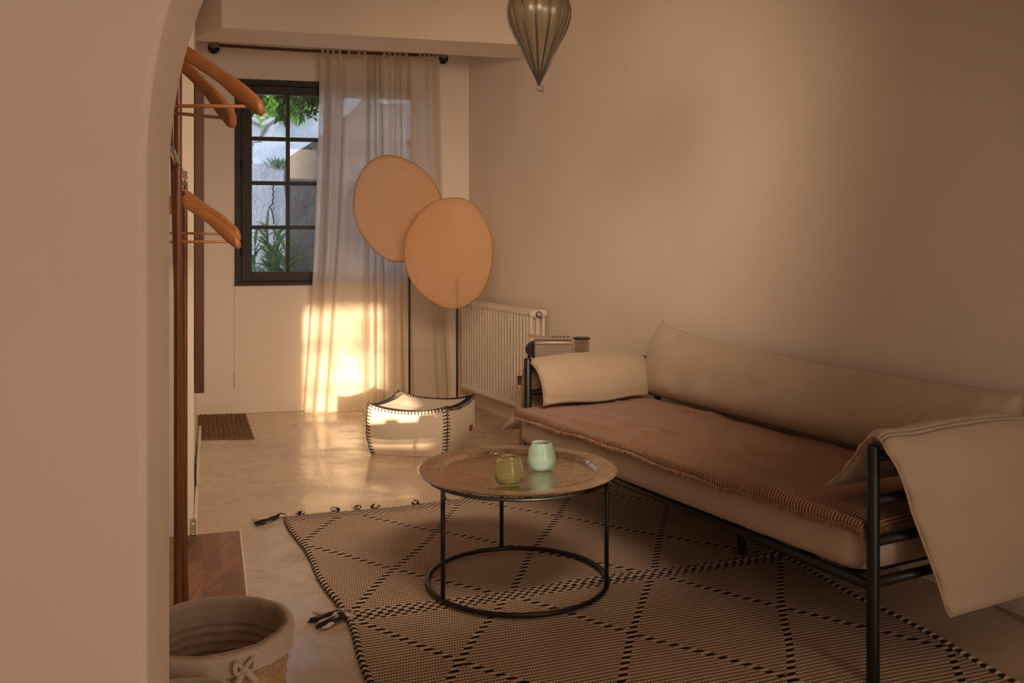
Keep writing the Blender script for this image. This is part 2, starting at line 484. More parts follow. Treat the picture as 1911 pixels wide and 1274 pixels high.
# strips above the arch and the two piers, front and back faces plus the soffit
def quad(p): mb.add(p, [(0,1,2,3)])
for d in (0, AT):
    for za, zb_ in ((0,zs),(zs,CE)):
        quad([AW(-2.9,d,za),AW(0,d,za),AW(0,d,zb_),AW(-2.9,d,zb_)]); quad([AW(SW,d,za),AW(3.02,d,za),AW(3.02,d,zb_),AW(SW,d,zb_)])
    for i in range(N):
        a, b = arc[i], arc[i+1]; quad([AW(a[0],d,a[1]),AW(b[0],d,b[1]),AW(b[0],d,CE),AW(a[0],d,CE)])
full = [(0,0)] + arc + [(SW,0)]
for i in range(len(full)-1):
    a, b = full[i], full[i+1]; quad([AW(a[0],0,a[1]),AW(b[0],0,b[1]),AW(b[0],AT,b[1]),AW(a[0],AT,a[1])])
w = struct('wall_front', mb, PLASTER, 'near white wall with the rounded arch opening', 'wall', smooth=False)
bm = bmesh.new(); bm.from_mesh(w.data); bmesh.ops.remove_doubles(bm, verts=bm.verts, dist=1e-4); bmesh.ops.recalc_face_normals(bm, faces=bm.faces)
bmesh.ops.bevel(bm, geom=[e for e in bm.edges if e.is_manifold and e.calc_face_angle(0) > 1.2], offset=.012, segments=3, profile=.5, affect='EDGES')
bm.to_mesh(w.data); bm.free()

# rear wall behind the camera with the window that lets the low sun in
ry = -1.2; wx0, wx1, rz0, rz1 = 1.08, 1.76, 1.02, 2.03
mb = MB(); mb.box((-4.2,ry-.25,0),(wx0,ry,CE)); mb.box((wx1,ry-.25,0),(4.6,ry,CE)); mb.box((wx0,ry-.25,0),(wx1,ry,rz0)); mb.box((wx0,ry-.25,rz1),(wx1,ry,CE))
struct('wall_rear', mb, PLASTER, smooth=False)
mb = MB(); mb.box((-3.4,ry-.2,0),(-3.2,1.2,CE)); struct('wall_side', mb, PLASTER, smooth=False)
t = thing('window_2', 'small paned window behind the camera', 'window', ((wx0+wx1)/2, ry-.1, rz0)); t['kind'] = 'structure'
mb = MB()
for x in (wx0, wx1-.035): mb.box((x,ry-.13,rz0),(x+.035,ry-.08,rz1))
for z in (rz0, rz1-.035): mb.box((wx0,ry-.13,z),(wx1,ry-.08,z+.035))
mb.box((1.27,ry-.12,rz0),(1.294,ry-.09,rz1))
for k in (1,2): z = rz0+(rz1-rz0)*k/3; mb.box((wx0,ry-.12,z-.012),(wx1,ry-.09,z+.012))
obj('window_frame', mb, WOODF, t, smooth=False)

t = thing('garden_tree', 'leafy tree outside the small paned window behind the camera', 'tree', (2.6, -4.6, 0))
random.seed(11); mbt, mbl = MB(), MB()
mbt.tube([(3.3,-4.6,0),(3.2,-4.6,1.2),(2.9,-4.5,2.2),(2.5,-4.5,3.0)], [.07,.06,.045,.02], 8)
for k in range(150):
    c = Vector((random.uniform(1.5,3.0), random.uniform(-4.2,-3.2), random.uniform(1.35,3.2))); 
    if c.z < 1.9 and random.random() < .45: continue
    if c.z < 1.82 and 1.95 < c.x < 2.85: continue
    d = Vector((random.uniform(-1,1),random.uniform(-.5,.5),random.uniform(-1,1))).normalized(); s_ = d.orthogonal().normalized(); L_ = random.uniform(.07,.16); W_ = L_*.35
    mbl.add([c-d*L_, c+s_*W_, c+d*L_, c-s_*W_], [(0,1,2,3)])
LEAF0 = simple('tree_leaves', (.10,.16,.05), .6)
obj('trunk', mbt, simple('tree_bark', (.12,.08,.05), .9), t); obj('leaves', mbl, LEAF0, t, smooth=False)

# downstand beam in front of the end wall
mb = MB(); mb.prism([(-1.80,5.645),(-2.15,6.0),(-2.05,6.02),(.053,6.61),(.30,6.68),(.55,6.27),(.279,6.19)], 2.655, CE)
struct('trim_1', mb, PLASTER, 'plastered ceiling beam in front of the curtain rod', 'beam', smooth=False)

# baseboards
def board(name, p0, p1, n, h=.085, t=.014, lab=None):
    mb = MB(); a, b = p0+n*.0005, p1+n*.0005
    mb.prism([tuple(a), tuple(b), tuple(b+n*t), tuple(a+n*t)], 0, h)
    return struct(name, mb, TRIM, lab, 'baseboard', smooth=False, bevel=.004)
board('baseboard_back', LC, RC, wn, lab='white skirting along the end wall')
board('baseboard_right', RC+rd*.02, RC+rd*6.6, rn, .095, lab='white skirting along the right wall')
bl0 = WL_END - ld*2.08
board('baseboard_left', bl0, WL_END, ln, .10, lab='white skirting along the left wall')
# hairline crack in the end wall's plaster
mb = MB(); pts = []
for i in range(30):
    z = .98 - i/29*.78; pts.append(BWs(S(437)+math.sin(i*.9)*.0012+noise.noise(Vector((i*.3,0,0)))*.003, z, .0005))
mb.tube(pts, [.0012+.0018*(i>24) for i in range(30)], 5)
struct('trim_2', mb, simple('crack_shadow', (.42,.33,.26), .9), 'hairline crack below the left side of the window', 'crack')

# ------------------------------------------------------------------ window
wt = thing('window_1', 'dark framed casement window with small panes, half behind the curtain', 'window', BWs((s0+s1)/2, wz0)); wt['kind'] = 'structure'
def wbox(mb, a, b, z0, z1, d0, d1):
    p = [BWs(a,0,d0).xy, BWs(b,0,d0).xy, BWs(b,0,d1).xy, BWs(a,0,d1).xy]; mb.prism([tuple(q) for q in p], z0, z1)
mb = MB()
wbox(mb, s0, s0+.05, wz0, wz1, .012, -.07); wbox(mb, s1-.05, s1, wz0, wz1, .012, -.07)
wbox(mb, s0+.05, s1-.05, wz1-.045, wz1, .012, -.07); wbox(mb, s0-.0, s1+.0, wz0, wz0+.03, .022, -.07)
obj('window_frame', mb, WOODF, wt, smooth=False, bevel=.004)
mid = (s0+s1)/2
def casement(a, b, sgn):
    mb = MB(); z0, z1 = wz0+.032, wz1-.047; st = .075
    wbox(mb, a, a+st, z0, z1, .004, -.05); wbox(mb, b-st, b, z0, z1, .004, -.05)
    wbox(mb, a+st, b-st, z0, z0+.075, .004, -.05); wbox(mb, a+st, b-st, z1-.065, z1, .004, -.05)
    g0, g1, h0, h1 = a+st, b-st, z0+.075, z1-.065
    c = (g0+g1)/2; wbox(mb, c-.016, c+.016, h0, h1, 0, -.045)
    for k in (1,2,3):
        z = h0+(h1-h0)*k/4; wbox(mb, g0, g1, z-.015, z+.015, -.001, -.044)
    o = obj('casement', mb, WOODF, wt, smooth=False, bevel=.003)
    mg = MB(); wbox(mg, g0-.005, g1+.005, h0-.005, h1+.005, -.020, -.024)
    obj('glass_pane', mg, PANE, o, smooth=False)
casement(s0+.052, mid-.002, 1); casement(mid+.002, s1-.052, -1)
for z in (1.28, 1.9):
    mb = MB(); mb.tube([BWs(s0+.05, z-.06, .016), BWs(s0+.05, z+.06, .016)], .008, 8); obj('hinge', mb, BLACK, wt)
mb = MB(); mb.tube([BWs(mid, 1.72, .012), BWs(mid, 1.72, .05), BWs(mid, 1.60, .055)], .009, 8); obj('window_handle', mb, BLACK, wt)

# ------------------------------------------------------------------ outdoors seen through the window
mb = MB(); mb.prism([(-6,7.6),(2.5,8.05),(3,16),(-8,16)], -.3, .35); o = obj('garden_ground', mb, EARTH, smooth=False); o['kind'] = 'structure'; o['label'] = 'garden earth outside the window'
def slab(name, x0, x1, y0, y1, z0, z1, mat, lab, cat, amp=.02, top=None):
    mb = MB(); nx, nz = max(6,int((x1-x0)*12)), max(6,int((z1-z0)*12))
    ny = max(2,int((y1-y0)*6))
    def zt(fx): return z1 if top is None else top(fx)
    def f(u, v):   # front, top, back profile
        x = x0+(x1-x0)*u; zz = zt(u)
        if v < .5: p = Vector((x, y0, z0+(zz-z0)*v/.5))
        else: p = Vector((x, y0+(y1-y0)*(v-.5)/.5, zz))
        q = p*2.3; return p + Vector((noise.noise(q)*amp, noise.noise(q+Vector((5,0,0)))*amp*1.5, noise.noise(q+Vector((9,2,0)))*amp if v>.3 else 0))
    mb.grid(f, nx, nz*2)
    n = nx+1; rows = nz*2
    a = len(mb.v)
    # sides and back
    L = [j*n for j in range(rows+1)]; Rr = [j*n+nx for j in range(rows+1)]
    mb.v += [Vector((x0,y1,z0)), Vector((x1,y1,z0))]
    mb.f.append(tuple(L[::-1])+(a,)) ; mb.f.append(tuple(Rr)+(a+1,)); mb.f.append(tuple(rows*n+i for i in range(nx+1))+(a+1,a))
    o = obj(name, mb, mat, fixn=True); tag(o, lab, cat); return o
X = lambda px, D: (px-CX)/F*D
Z = lambda py, D: EYE-(py-HY)/F*D
slab('retaining_wall', X(300,9.1), X(545,9.1), 9.1, 9.6, .30, Z(306,9.1), WHITEW, 'whitewashed low garden wall with a long crack outside the window', 'wall')
slab('garden_step', X(479,9.8), X(700,9.8), 9.65, 10.2, .30, Z(265,9.8), WHITEW, 'lower whitewashed masonry step behind the cracked garden wall', 'step', top=lambda u: Z(268-14*u,9.8))
slab('garden_step', X(518,10.4), X(720,10.4), 10.3, 10.9, .30, Z(238,10.4), WHITEW, 'higher whitewashed masonry step seen in the top right pane', 'step', top=lambda u: Z(238,10.4)+min(1,max(0,(u-.05)*5))*.32)
slab('stone_wall', X(380,11.4), X(1000,11.4), 11.4, 11.9, .30, Z(120,11.4), STONE, 'dry stone wall of grey boulders at the back of the garden', 'wall', amp=.06)
slab('buttress', X(541,8.9), X(760,8.9), 8.72, 9.05, .30, Z(300,8.9), GREYR, 'rough grey rendered buttress with a sloping top outside the window', 'buttress', amp=.035, top=lambda u: Z(300-100*min(1,u*1.6),8.9))
mb = MB(); pts = []
for i in range(24):
    y = 340+i/23*78; pts.append(Vector((X(507+math.sin(i*.35)*2+noise.noise(Vector((i*.4,3,0)))*6, 9.05), 9.085, Z(y,9.05))))
mb.tube(pts, .007, 5)
o = obj('wall_crack', mb, simple('crack_dark', (.05,.05,.05), .9)); o.parent = bpy.data.objects['retaining_wall']; o.matrix_parent_inverse = bpy.data.objects['retaining_wall'].matrix_world.inverted()
o.location = o.location - Vector(bpy.data.objects['retaining_wall'].location); o.matrix_parent_inverse = Matrix()

def leaf(mb, p, d, L, W, droop=.2):
    d = d.normalized(); s = d.cross(Vector((random.uniform(-.4,.4),random.uniform(-.4,.4),1)))
    s = s.normalized() if s.length > 1e-3 else Vector((1,0,0)); n = s.cross(d)
    q = [p, p+d*L*.35+s*W/2+n*W*.15, p+d*L*.35-s*W/2+n*W*.15, p+d*L*.75+s*W*.35-n*droop*L*.3, p+d*L*.75-s*W*.35-n*droop*L*.3, p+d*L-n*droop*L*.7, p+d*L*.35, p+d*L*.75-n*droop*L*.35]
    mb.add(q, [(0,1,6),(0,6,2),(1,3,7,6),(6,7,4,2),(3,5,7),(7,5,4)])
def rv(a=1): return Vector((random.uniform(-a,a),random.uniform(-a,a),random.uniform(-a,a)))
# overhanging branches
t = thing('tree_branch', 'dark leafy branches hanging over the top of the window view', 'branch', (X(520,8.6), 8.6, 3.0))
mw, ml = MB(), MB()
for b in range(26):
    x0 = random.uniform(X(440,8.6), X(700,8.6)); a = Vector((x0, 8.6+random.uniform(-.15,.3), 3.05)); 
    e = Vector((x0+random.uniform(-.25,.25), a.y+random.uniform(-.1,.1), random.uniform(Z(224,8.6), Z(165,8.6))))
    m_ = (a+e)/2+rv(.06); pts = [a, m_, e]; mw.tube(pts, [.012,.008,.003], 5)
    for k in range(90):
        f = random.uniform(.15,1); p = a.lerp(m_, f*2) if f < .5 else m_.lerp(e, f*2-1)
        leaf(ml, p+rv(.03), Vector((random.uniform(-1,1),random.uniform(-.6,.6),random.uniform(-1,.2))), random.uniform(.06,.11), random.uniform(.026,.042))
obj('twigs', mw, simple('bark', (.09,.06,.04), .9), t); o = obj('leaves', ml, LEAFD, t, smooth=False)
ml = MB()
for k in range(1100):
    p = Vector((X(random.gauss(525,26),10.2), 10.15+random.uniform(-.2,.15), Z(random.gauss(196,12),10.2)))
    leaf(ml, p, rv()+Vector((0,-.5,.2)), random.uniform(.07,.13), .04)
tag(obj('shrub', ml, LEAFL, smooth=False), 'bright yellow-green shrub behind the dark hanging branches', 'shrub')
ml = MB()
for k in range(170):
    p = Vector((X(random.gauss(515,9),9.0), 9.2+random.uniform(-.1,.1), Z(312,9.1)-.03)); leaf(ml, p, Vector((random.uniform(-.6,.6),random.uniform(-.6,.3),1)), random.uniform(.06,.17), .012, .5)
tag(obj('grass_tuft', ml, LEAFR, smooth=False), 'small grass tuft growing on top of the garden wall', 'grass')
t = thing('reed_plant', 'tall leafy green reed plant in the bottom left panes', 'plant', (X(495,8.5), 8.5, .33))
ml, ms = MB(), MB()
for k in range(9):
    x0 = X(random.uniform(478,532),8.5); y0 = 8.45+random.uniform(-.1,.15); top = random.uniform(Z(500,8.5), Z(425,8.5)); a = Vector((x0,y0,.33)); e = Vector((x0+random.uniform(-.05,.05), y0, top))
    ms.tube([a, e], .004, 5)
    for j in range(26):
        p = a.lerp(e, .35+.65*random.random()); leaf(ml, p, Vector((random.uniform(-1,1),random.uniform(-.6,.6),random.uniform(.5,1.4))), random.uniform(.14,.28), .032, .6)
for k in range(60):
    p = Vector((X(random.uniform(462,540),8.5), 8.4+random.uniform(-.1,.2), Z(random.uniform(510,560),8.5)-.1)); leaf(ml, p, Vector((random.uniform(-.6,.6),random.uniform(-.4,.4),1.2)), random.uniform(.2,.4), .026, .5)
obj('stems', ms, LEAFR, t); obj('leaves', ml, LEAFR, t, smooth=False)

# ------------------------------------------------------------------ curtain and rod
CO = .13
rodz = lambda s: 2.812
sL, sR = S(396,CO), S(831,CO)
t = thing('curtain_rod', 'dark wooden curtain rod with round black wall flanges', 'curtain rod', BWs(sL, 2.8, CO))
mb = MB(); mb.tube([BWs(sL+(sR-sL)*i/20, 2.812-.012*math.sin(PI*i/20), CO) for i in range(21)], .0125, 12); obj('rod', mb, RODW, t)
for s in (sL, sR):
    w3 = Vector((wn.x, wn.y, 0))
    mb = MB(); mb.tube([BWs(s,2.812,.001), BWs(s,2.812,.010)], .044, 28); mb.tube([BWs(s,2.812,.010), BWs(s,2.812,CO-.02)], .016, 14)
    f = obj('flange', mb, BLACK, t, auto=40)
    mb = MB(); q = -1 if s == sR else 1; mb.tube([BWs(s,2.812,CO-.03), BWs(s,2.812,CO), BWs(s+q*.05,2.812,CO)], .019, 14); obj('elbow', mb, simple('galvanised_iron',(.28,.25,.21),.5,.8), t)
    for k in range(4):
        a = PI/4+k*PI/2; mb = MB(); c0 = BWs(s+.031*math.cos(a), 2.812+.031*math.sin(a), .010); mb.tube([c0, c0+w3*.004], .005, 8); obj('screw', mb, CHROME, f)

def lerp_tab(tab, x):
    for (a, va), (b, vb) in zip(tab, tab[1:]):
        if x <= b: return va+(vb-va)*max(0,(x-a))/(b-a)
    return tab[-1][1]
cz_top = 2.775
lefts = [(0, S(565,CO)), (.12,S(567,CO)), (.5,S(574,CO)), (.9,S(580,CO)), (1.3,S(586,CO)), (1.9,S(592,CO)), (2.4,S(596,CO)), (2.8,S(597,CO))]
rights = [(0, S(846,CO)), (.5,S(838,CO)), (1.2,S(828,CO)), (2.8,S(819,CO))]
def curt(a, z):
    k = 1-z/cz_top                                   # 0 at the top
    l, r = lerp_tab(lefts, z), lerp_tab(rights, z)
    aa = a + .012*math.sin(2*PI*a*5+1)*(1-k) + k*.020*math.sin(2*PI*a*2.2+.5+k*1.5)
    s = l + (r-l)*aa
    ph = 2*PI*(10*a + .55*math.sin(2*PI*a*1.7+.6) + .25*math.sin(2*PI*a*3.9+2)) + k*1.2*math.sin(a*9)
    amp = .034 + .012*k + .012*math.sin(2*PI*a*2.6+1)
    if k < .06: amp *= .55+.45*k/.06
    off = CO + amp*math.copysign(abs(math.sin(ph))**.8, math.sin(ph)) + .009*math.sin(ph*2.1+k*3+a*8) + .012*math.sin(2*PI*a*1.3+k*4)*k
    s += .012*math.cos(ph)
    # strong diagonal fold in the lower half
    dx = a - (.44+.13*max(0,k-.45)); 
    if k > .45: off += .038*math.exp(-(dx/.022)**2)*min(1,(k-.45)*4)
    off = .05 + (off-.05 if off > .075 else .025*math.exp((off-.075)/.025))
    zz = z
    if z < .04: off += (.04-z)*1.3; zz = max(.004, z*.6+.006)
    return BWs(s, zz, off)
mb = MB(); mb.grid(lambda u, v: curt(u, cz_top*(v**1.0)), 420, 90)
ct = obj('curtain', mb, SHEER, org=BWs((sL+sR)/2,0,CO)); tag(ct, 'sheer off-white linen curtain hanging on tabs over half the window', 'curtain')
for zz in (.455, .475):
    mb = MB(); mb.tube([curt(i/300, zz)+Vector((wn.x,wn.y,0))*.0015 for i in range(301)], .0018, 5); obj('hem_seam', mb, LINR, ct)
mb = MB(); mb.tube([curt(i/300, cz_top-.002) for i in range(301)], .004, 6); obj('top_hem', mb, LINR, ct)
for px in (602,612,622,634,651,670,681,717,727,737,746,758,784,793,801,809,816):
    s = S(px, CO); w = .022; mb = MB()
    def f(u, v, s=s, w=w):
        a = -PI*.5+2*PI*v if False else None
        ang = PI*1.35*(v-.5)*1.0
        if v < .3: q = (.017, 2.812-.06*(.3-v)/.3)
        elif v > .7: q = (-.017, 2.812-.06*(v-.7)/.3)
        else:
            an_ = PI*(v-.3)/.4; q = (.017*math.cos(an_), 2.812+.017*math.sin(an_)-.004)
        return BWs(s+(u-.5)*w, q[1]-.008, CO+q[0])
    mb.grid(f, 2, 20); obj('tab', mb, SHEER, ct)

# ------------------------------------------------------------------ left side: mirror, alcove board, clothes rack, hangers
def LWp(D, off, z):
    k = (6.976-D)/2.856; p = LC.lerp(WL_END, k) + ln*off; return Vector((p.x, p.y, z))
t = thing('wall_mirror', 'tall dark wood framed mirror seen edge-on on the left wall', 'mirror', LWp(4.8,.0,.62))
md0, md1, mz0, mz1 = 4.32, 5.34, .615, 2.125
def lbox(mb, D0, D1, o0, o1, z0, z1):
    p = [LWp(D0,o0,0).xy, LWp(D1,o0,0).xy, LWp(D1,o1,0).xy, LWp(D0,o1,0).xy]; mb.prism([tuple(q) for q in p], z0, z1)
mb = MB(); lbox(mb, md0, md0+.06, .002, .046, mz0, mz1); lbox(mb, md1-.06, md1, .002, .046, mz0, mz1); lbox(mb, md0+.06, md1-.06, .002, .046, mz0, mz0+.06); lbox(mb, md0+.06, md1-.06, .002, .034, mz1-.06, mz1)
obj('mirror_frame', mb, MIRW, t, smooth=False, bevel=.004)
mb = MB(); lbox(mb, md0+.055, md1-.055, .006, .016, mz0+.055, mz1-.055); obj('mirror_glass', mb, MIRROR, t, smooth=False)
mb = MB(); lbox(mb, 4.55, 4.72, .001, .010, .115, .225); o = obj('floor_vent', mb, BLACKP, smooth=False); tag(o, 'small dark vent grille low on the left wall', 'vent')

# butcher-block board
c1 = FL(447,998); c2 = FL(463,1150); bw = Vector((-.949,-.315,0))*.62
z1 = .022
def bq(o): return [tuple((c1+bw*0).xy), tuple(c2.xy), tuple((c2+bw).xy), tuple((c1+bw).xy)]
mb = MB(); mb.prism(bq(0), 0, z1)
brd = obj('alcove_board', mb, BLOCK, smooth=False, bevel=.002); tag(brd, 'brown butcher-block floor board under the clothes rack', 'board')
brd.rotation_euler = (0,0,0)
mb = MB(); e = Vector((.949,.315,0))*.006; bb = Vector((-.315,.949,0))*.006
mb.prism([tuple(c1.xy), tuple(c2.xy), tuple((c2+e).xy), tuple((c1+e).xy)], 0, .021); mb.prism([tuple((c1+bw*.32).xy), tuple((c1+e).xy), tuple((c1+e+bb).xy), tuple((c1+bw*.32+bb).xy)], 0, .021)
obj('board_edging', mb, TRIM, brd, smooth=False)

pB = Vector((-1.425,3.967,0)); rl = Vector((.315,-.949,0))
pA = Vector(((332-CX)/F*3.12, 3.12, 0))
t = thing('clothes_rack', 'dark wooden dowel clothes rack standing in the left alcove', 'clothes rack', (pB.x, pB.y, z1))
mb = MB(); mb.tube([pA+Vector((0,0,z1 if pA.y > 3.3 else 0)), pA+Vector((0,0,2.35))], .0135, 14); obj('upright', mb, DOWEL, t, auto=40)
mb = MB(); mb.tube([pB+Vector((0,0,z1)), pB+Vector((0,0,1.64))], .0115, 14); obj('upright', mb, DOWEL, t, auto=40)
pC = pA + Vector((-.03,.1,0)); mb = MB(); mb.tube([pC+Vector((.022,0,.0226)), pC+Vector((-.03,.0,1.9))], .011, 14); obj('brace', mb, DOWEL, t, auto=40)
def rl_at(D, z):
    k = (pB.y-D)/.949; p = pB + rl*k; return Vector((p.x-.0, p.y, z))
mb = MB(); mb.tube([rl_at(3.99,1.605), rl_at(2.6,1.605)], .009, 12); obj('lower_rail', mb, CHROME, t, auto=40)
mb = MB(); mb.tube([rl_at(3.3,2.035), rl_at(2.45,2.035)], .0125, 12); obj('upper_rail', mb, DOWEL, t, auto=40)
mb = MB(); mb.lathe([(0,0),(.018,0),(.018,.006),(.012,.012),(.012,.03)], (pB.x,pB.y,z1), 20); obj('foot', mb, BLACK, t, auto=40)
gp = V(360,1012,4.025); mb = MB(); mb.lathe([(.0,.001),(.024,.001),(.026,.006),(.020,.012),(.012,.014),(.0125,.09),(.0145,.09),(.0145,.013),(.0,.012)], (gp.x,gp.y,z1), 24)
tag(obj('glass_holder', mb, CLEAR), 'small clear glass cylinder beside the foot of the clothes rack', 'glass holder')

def hanger(D, zr, yaw, label, roll=0.0, dx=0.0, group=None):
    """wooden suit hanger; its plane is turned by yaw about z; hangs from a rail at height zr"""
    c = rl_at(D, zr) + Vector((dx,0,0))
    t = thing('clothes_hanger', label, 'hanger', c, 'wooden hangers on the clothes rack')
    R = Matrix.Translation(c) @ Matrix.Rotation(yaw, 4, 'Z') @ Matrix.Rotation(roll, 4, 'Y')
    hw, drop = .245, .185; nz = -.085
    def prof(a):   # centreline height along half-width fraction
        return nz - .012 - drop*(a**1.06)*.93
    for nm, sg in (('arm',1),('arm',-1)):
        mb = MB(); n = 26
        for i in range(n+1):
            a = i/n; x = sg*hw*a; z = prof(a); flare = max(0,(a-.45)/.55)
            bend = .030*a*a                                     # tips bend forward
            hh = .025 - .004*a + (.010*math.sin(flare*PI*.85)); ww = .008 + .015*flare
            if a > .93: q = math.sqrt(max(0,1-((a-.93)/.072)**2)); hh *= .25+.75*q; ww *= .4+.6*q
            for k in range(12):
                w = 2*PI*k/12; cw = math.copysign(abs(math.cos(w))**.6, math.cos(w)); sw = math.copysign(abs(math.sin(w))**.6, math.sin(w))
                mb.v.append(R @ Vector((x, -bend+ww*cw, z+hh*sw-flare*.006)))
        for i in range(n):
            for k in range(12):
                l = (k+1)%12; mb.f.append((i*12+k, i*12+l, (i+1)*12+l, (i+1)*12+k))
        mb.f.append(tuple(range(12))); mb.f.append(tuple(n*12+k for k in range(12)))
        obj('arm', mb, HANGW, t, fixn=True)
    zb = prof(.9)-.012; bx = hw*.90; mb = MB(); mb.tube([R@Vector((-bx,-.024,zb)), R@Vector((bx,-.024,zb))], .0055, 10); obj('trouser_bar', mb, HANGW, t)
    mb = MB(); pts = [R@Vector((0,0,nz+.0)), R@Vector((0,0,nz+.045))]
    for k in range(15):
        w = -PI/2 + k/14*PI*1.35; pts.append(R@Vector((.0165*math.cos(w)+.0, 0, nz+.062+.0165*math.sin(w)+.004)))
    mb.tube(pts, .0022, 8); obj('hook', mb, CHROME, t)
    mb = MB(); mb.tube([R@Vector((0,0,nz+.004)), R@Vector((0,0,nz+.024))], .008, 10); obj('neck_collar', mb, BLACKP, t)
    return t
hanger(2.72, 2.005, math.radians(2), 'upper right wooden hanger whose arm reaches furthest, over the window frame', dx=.03)
hanger(2.90, 2.01, math.radians(-16), 'upper left wooden hanger crossing in front at a steeper angle', roll=math.radians(7), dx=.02)
hanger(3.66, 1.60, math.radians(-3), 'lower wooden hanger nearest the room, its tip over the window frame')
hanger(3.80, 1.635, math.radians(3), 'lower wooden hanger partly hidden behind the nearest lower one', roll=math.radians(1))

# ------------------------------------------------------------------ jute mat
q = [Vector((-2.085,6.10)), Vector((-1.72,6.16)), Vector((-2.0,7.05)), Vector((-2.385,6.93))]
q[0] = LWp(6.10,.016,0).xy; q[3] = LWp(6.93,.016,0).xy; q[2] = q[3]+Vector((.352,.0)); q[1] = q[0]+Vector((.372,.02)); q[2] = Vector((q[2].x, 6.975))
mb = MB(); NR = 11
def fm(u, v):
    p = q[0].lerp(q[1], u).lerp(q[3].lerp(q[2], u), v)
    ridge = abs(math.sin(PI*u*NR)); br = .5+.5*math.sin(v*2*PI*26 + math.floor(u*NR)*2.2)
    edge = min(1, min(u,1-u)*30, min(v,1-v)*30)
    return Vector((p.x + .003*math.sin(v*40), p.y, .003 + edge*(.008 + .010*ridge*(.6+.4*br))))
mb.grid(fm, NR*8, 160)
tag(obj('jute_mat', mb, JUTE), 'small brown ribbed jute doormat against the left wall', 'mat')

# ------------------------------------------------------------------ radiator
ra = Vector((3.35-.521*7.22, 7.22)); # far front top reference on the front plane
u3 = Vector((rd.x, rd.y, 0)); q3 = Vector((-rn.x, -rn.y, 0))           # along the wall to camera, and into the wall
R0 = Vector((ra.x, ra.y, 0)); NS = 25; RL = 1.16; pitch = RL/NS; rz_0, rz_1 = .158, .864
t = thing('radiator', 'white column radiator on the right wall beside the floor lamps', 'radiator', R0+q3*.07)
first = None
for i in range(NS):
    c = R0 + u3*(pitch*(i+.5))
    if first is None:
        mb = MB()
        for j, d in enumerate((.018,.066,.114)):
            b = c+q3*d; mb.tube([b+Vector((0,0,rz_0+.03)), b+Vector((0,0,rz_1-.03))], .0125, 12, caps=False)
        for z in (rz_0+.026, rz_1-.026):
            n = 14; pts = []
            for k in range(2):
                pass
            # flattened header block with rounded ends
            prof = []
            for k in range(24):
                w = 2*PI*k/24; prof.append((.066+.066*math.copysign(abs(math.cos(w))**.55, math.cos(w)), .026*math.copysign(abs(math.sin(w))**.8, math.sin(w))))
            n0 = len(mb.v)
            for sgn, sc_ in ((-.5,.86),(-.42,1),(.42,1),(.5,.86)):
                for a, b_ in prof: mb.v.append(c + u3*(pitch*.98*sgn) + q3*(.066+(a-.066)*sc_) + Vector((0,0,z+b_*sc_)))
            for r_ in range(3):
                for k in range(24):
                    l = (k+1)%24; mb.f.append((n0+r_*24+k, n0+r_*24+l, n0+(r_+1)*24+l, n0+(r_+1)*24+k))
            mb.f.append(tuple(n0+k for k in range(24))); mb.f.append(tuple(n0+72+k for k in range(24)))
        first = obj('column', mb, RADW, t, fixn=True, auto=45)
    else:
        o = first.copy(); COL.objects.link(o); o.parent = t; o.location = u3*(pitch*i)
ce = R0 + u3*(RL+.001) + q3*.062 + Vector((0,0,rz_1-.032))
mb = MB(); mb.tube([ce, ce+u3*.012], .017, 20); mb.tube([ce+u3*.012, ce+u3*.016], .012, 6); obj('end_plug', mb, CHROME, t, auto=40)
mb = MB(); mb.tube([ce+u3*.004+q3*.001, ce+u3*.010+q3*.001], .0225, 24); obj('plug_washer', mb, BLACKP, t, auto=40)
mb = MB(); b = R0+u3*(RL-.02)+q3*.05+Vector((0,0,rz_0+.03)); mb.tube([b, b+u3*.06, b+u3*.06-Vector((0,0,rz_0+.03))], .008, 10); obj('pipe', mb, RADW, t)
for k in (4, 20):
    mb = MB(); c = R0+u3*(pitch*k+pitch*.0)+q3*.133; 
    z = rz_1-.10; mb.tube([c+Vector((0,0,z)), c+q3*.022+Vector((0,0,z))], .009, 8)
    obj('bracket', mb, RADW, t)

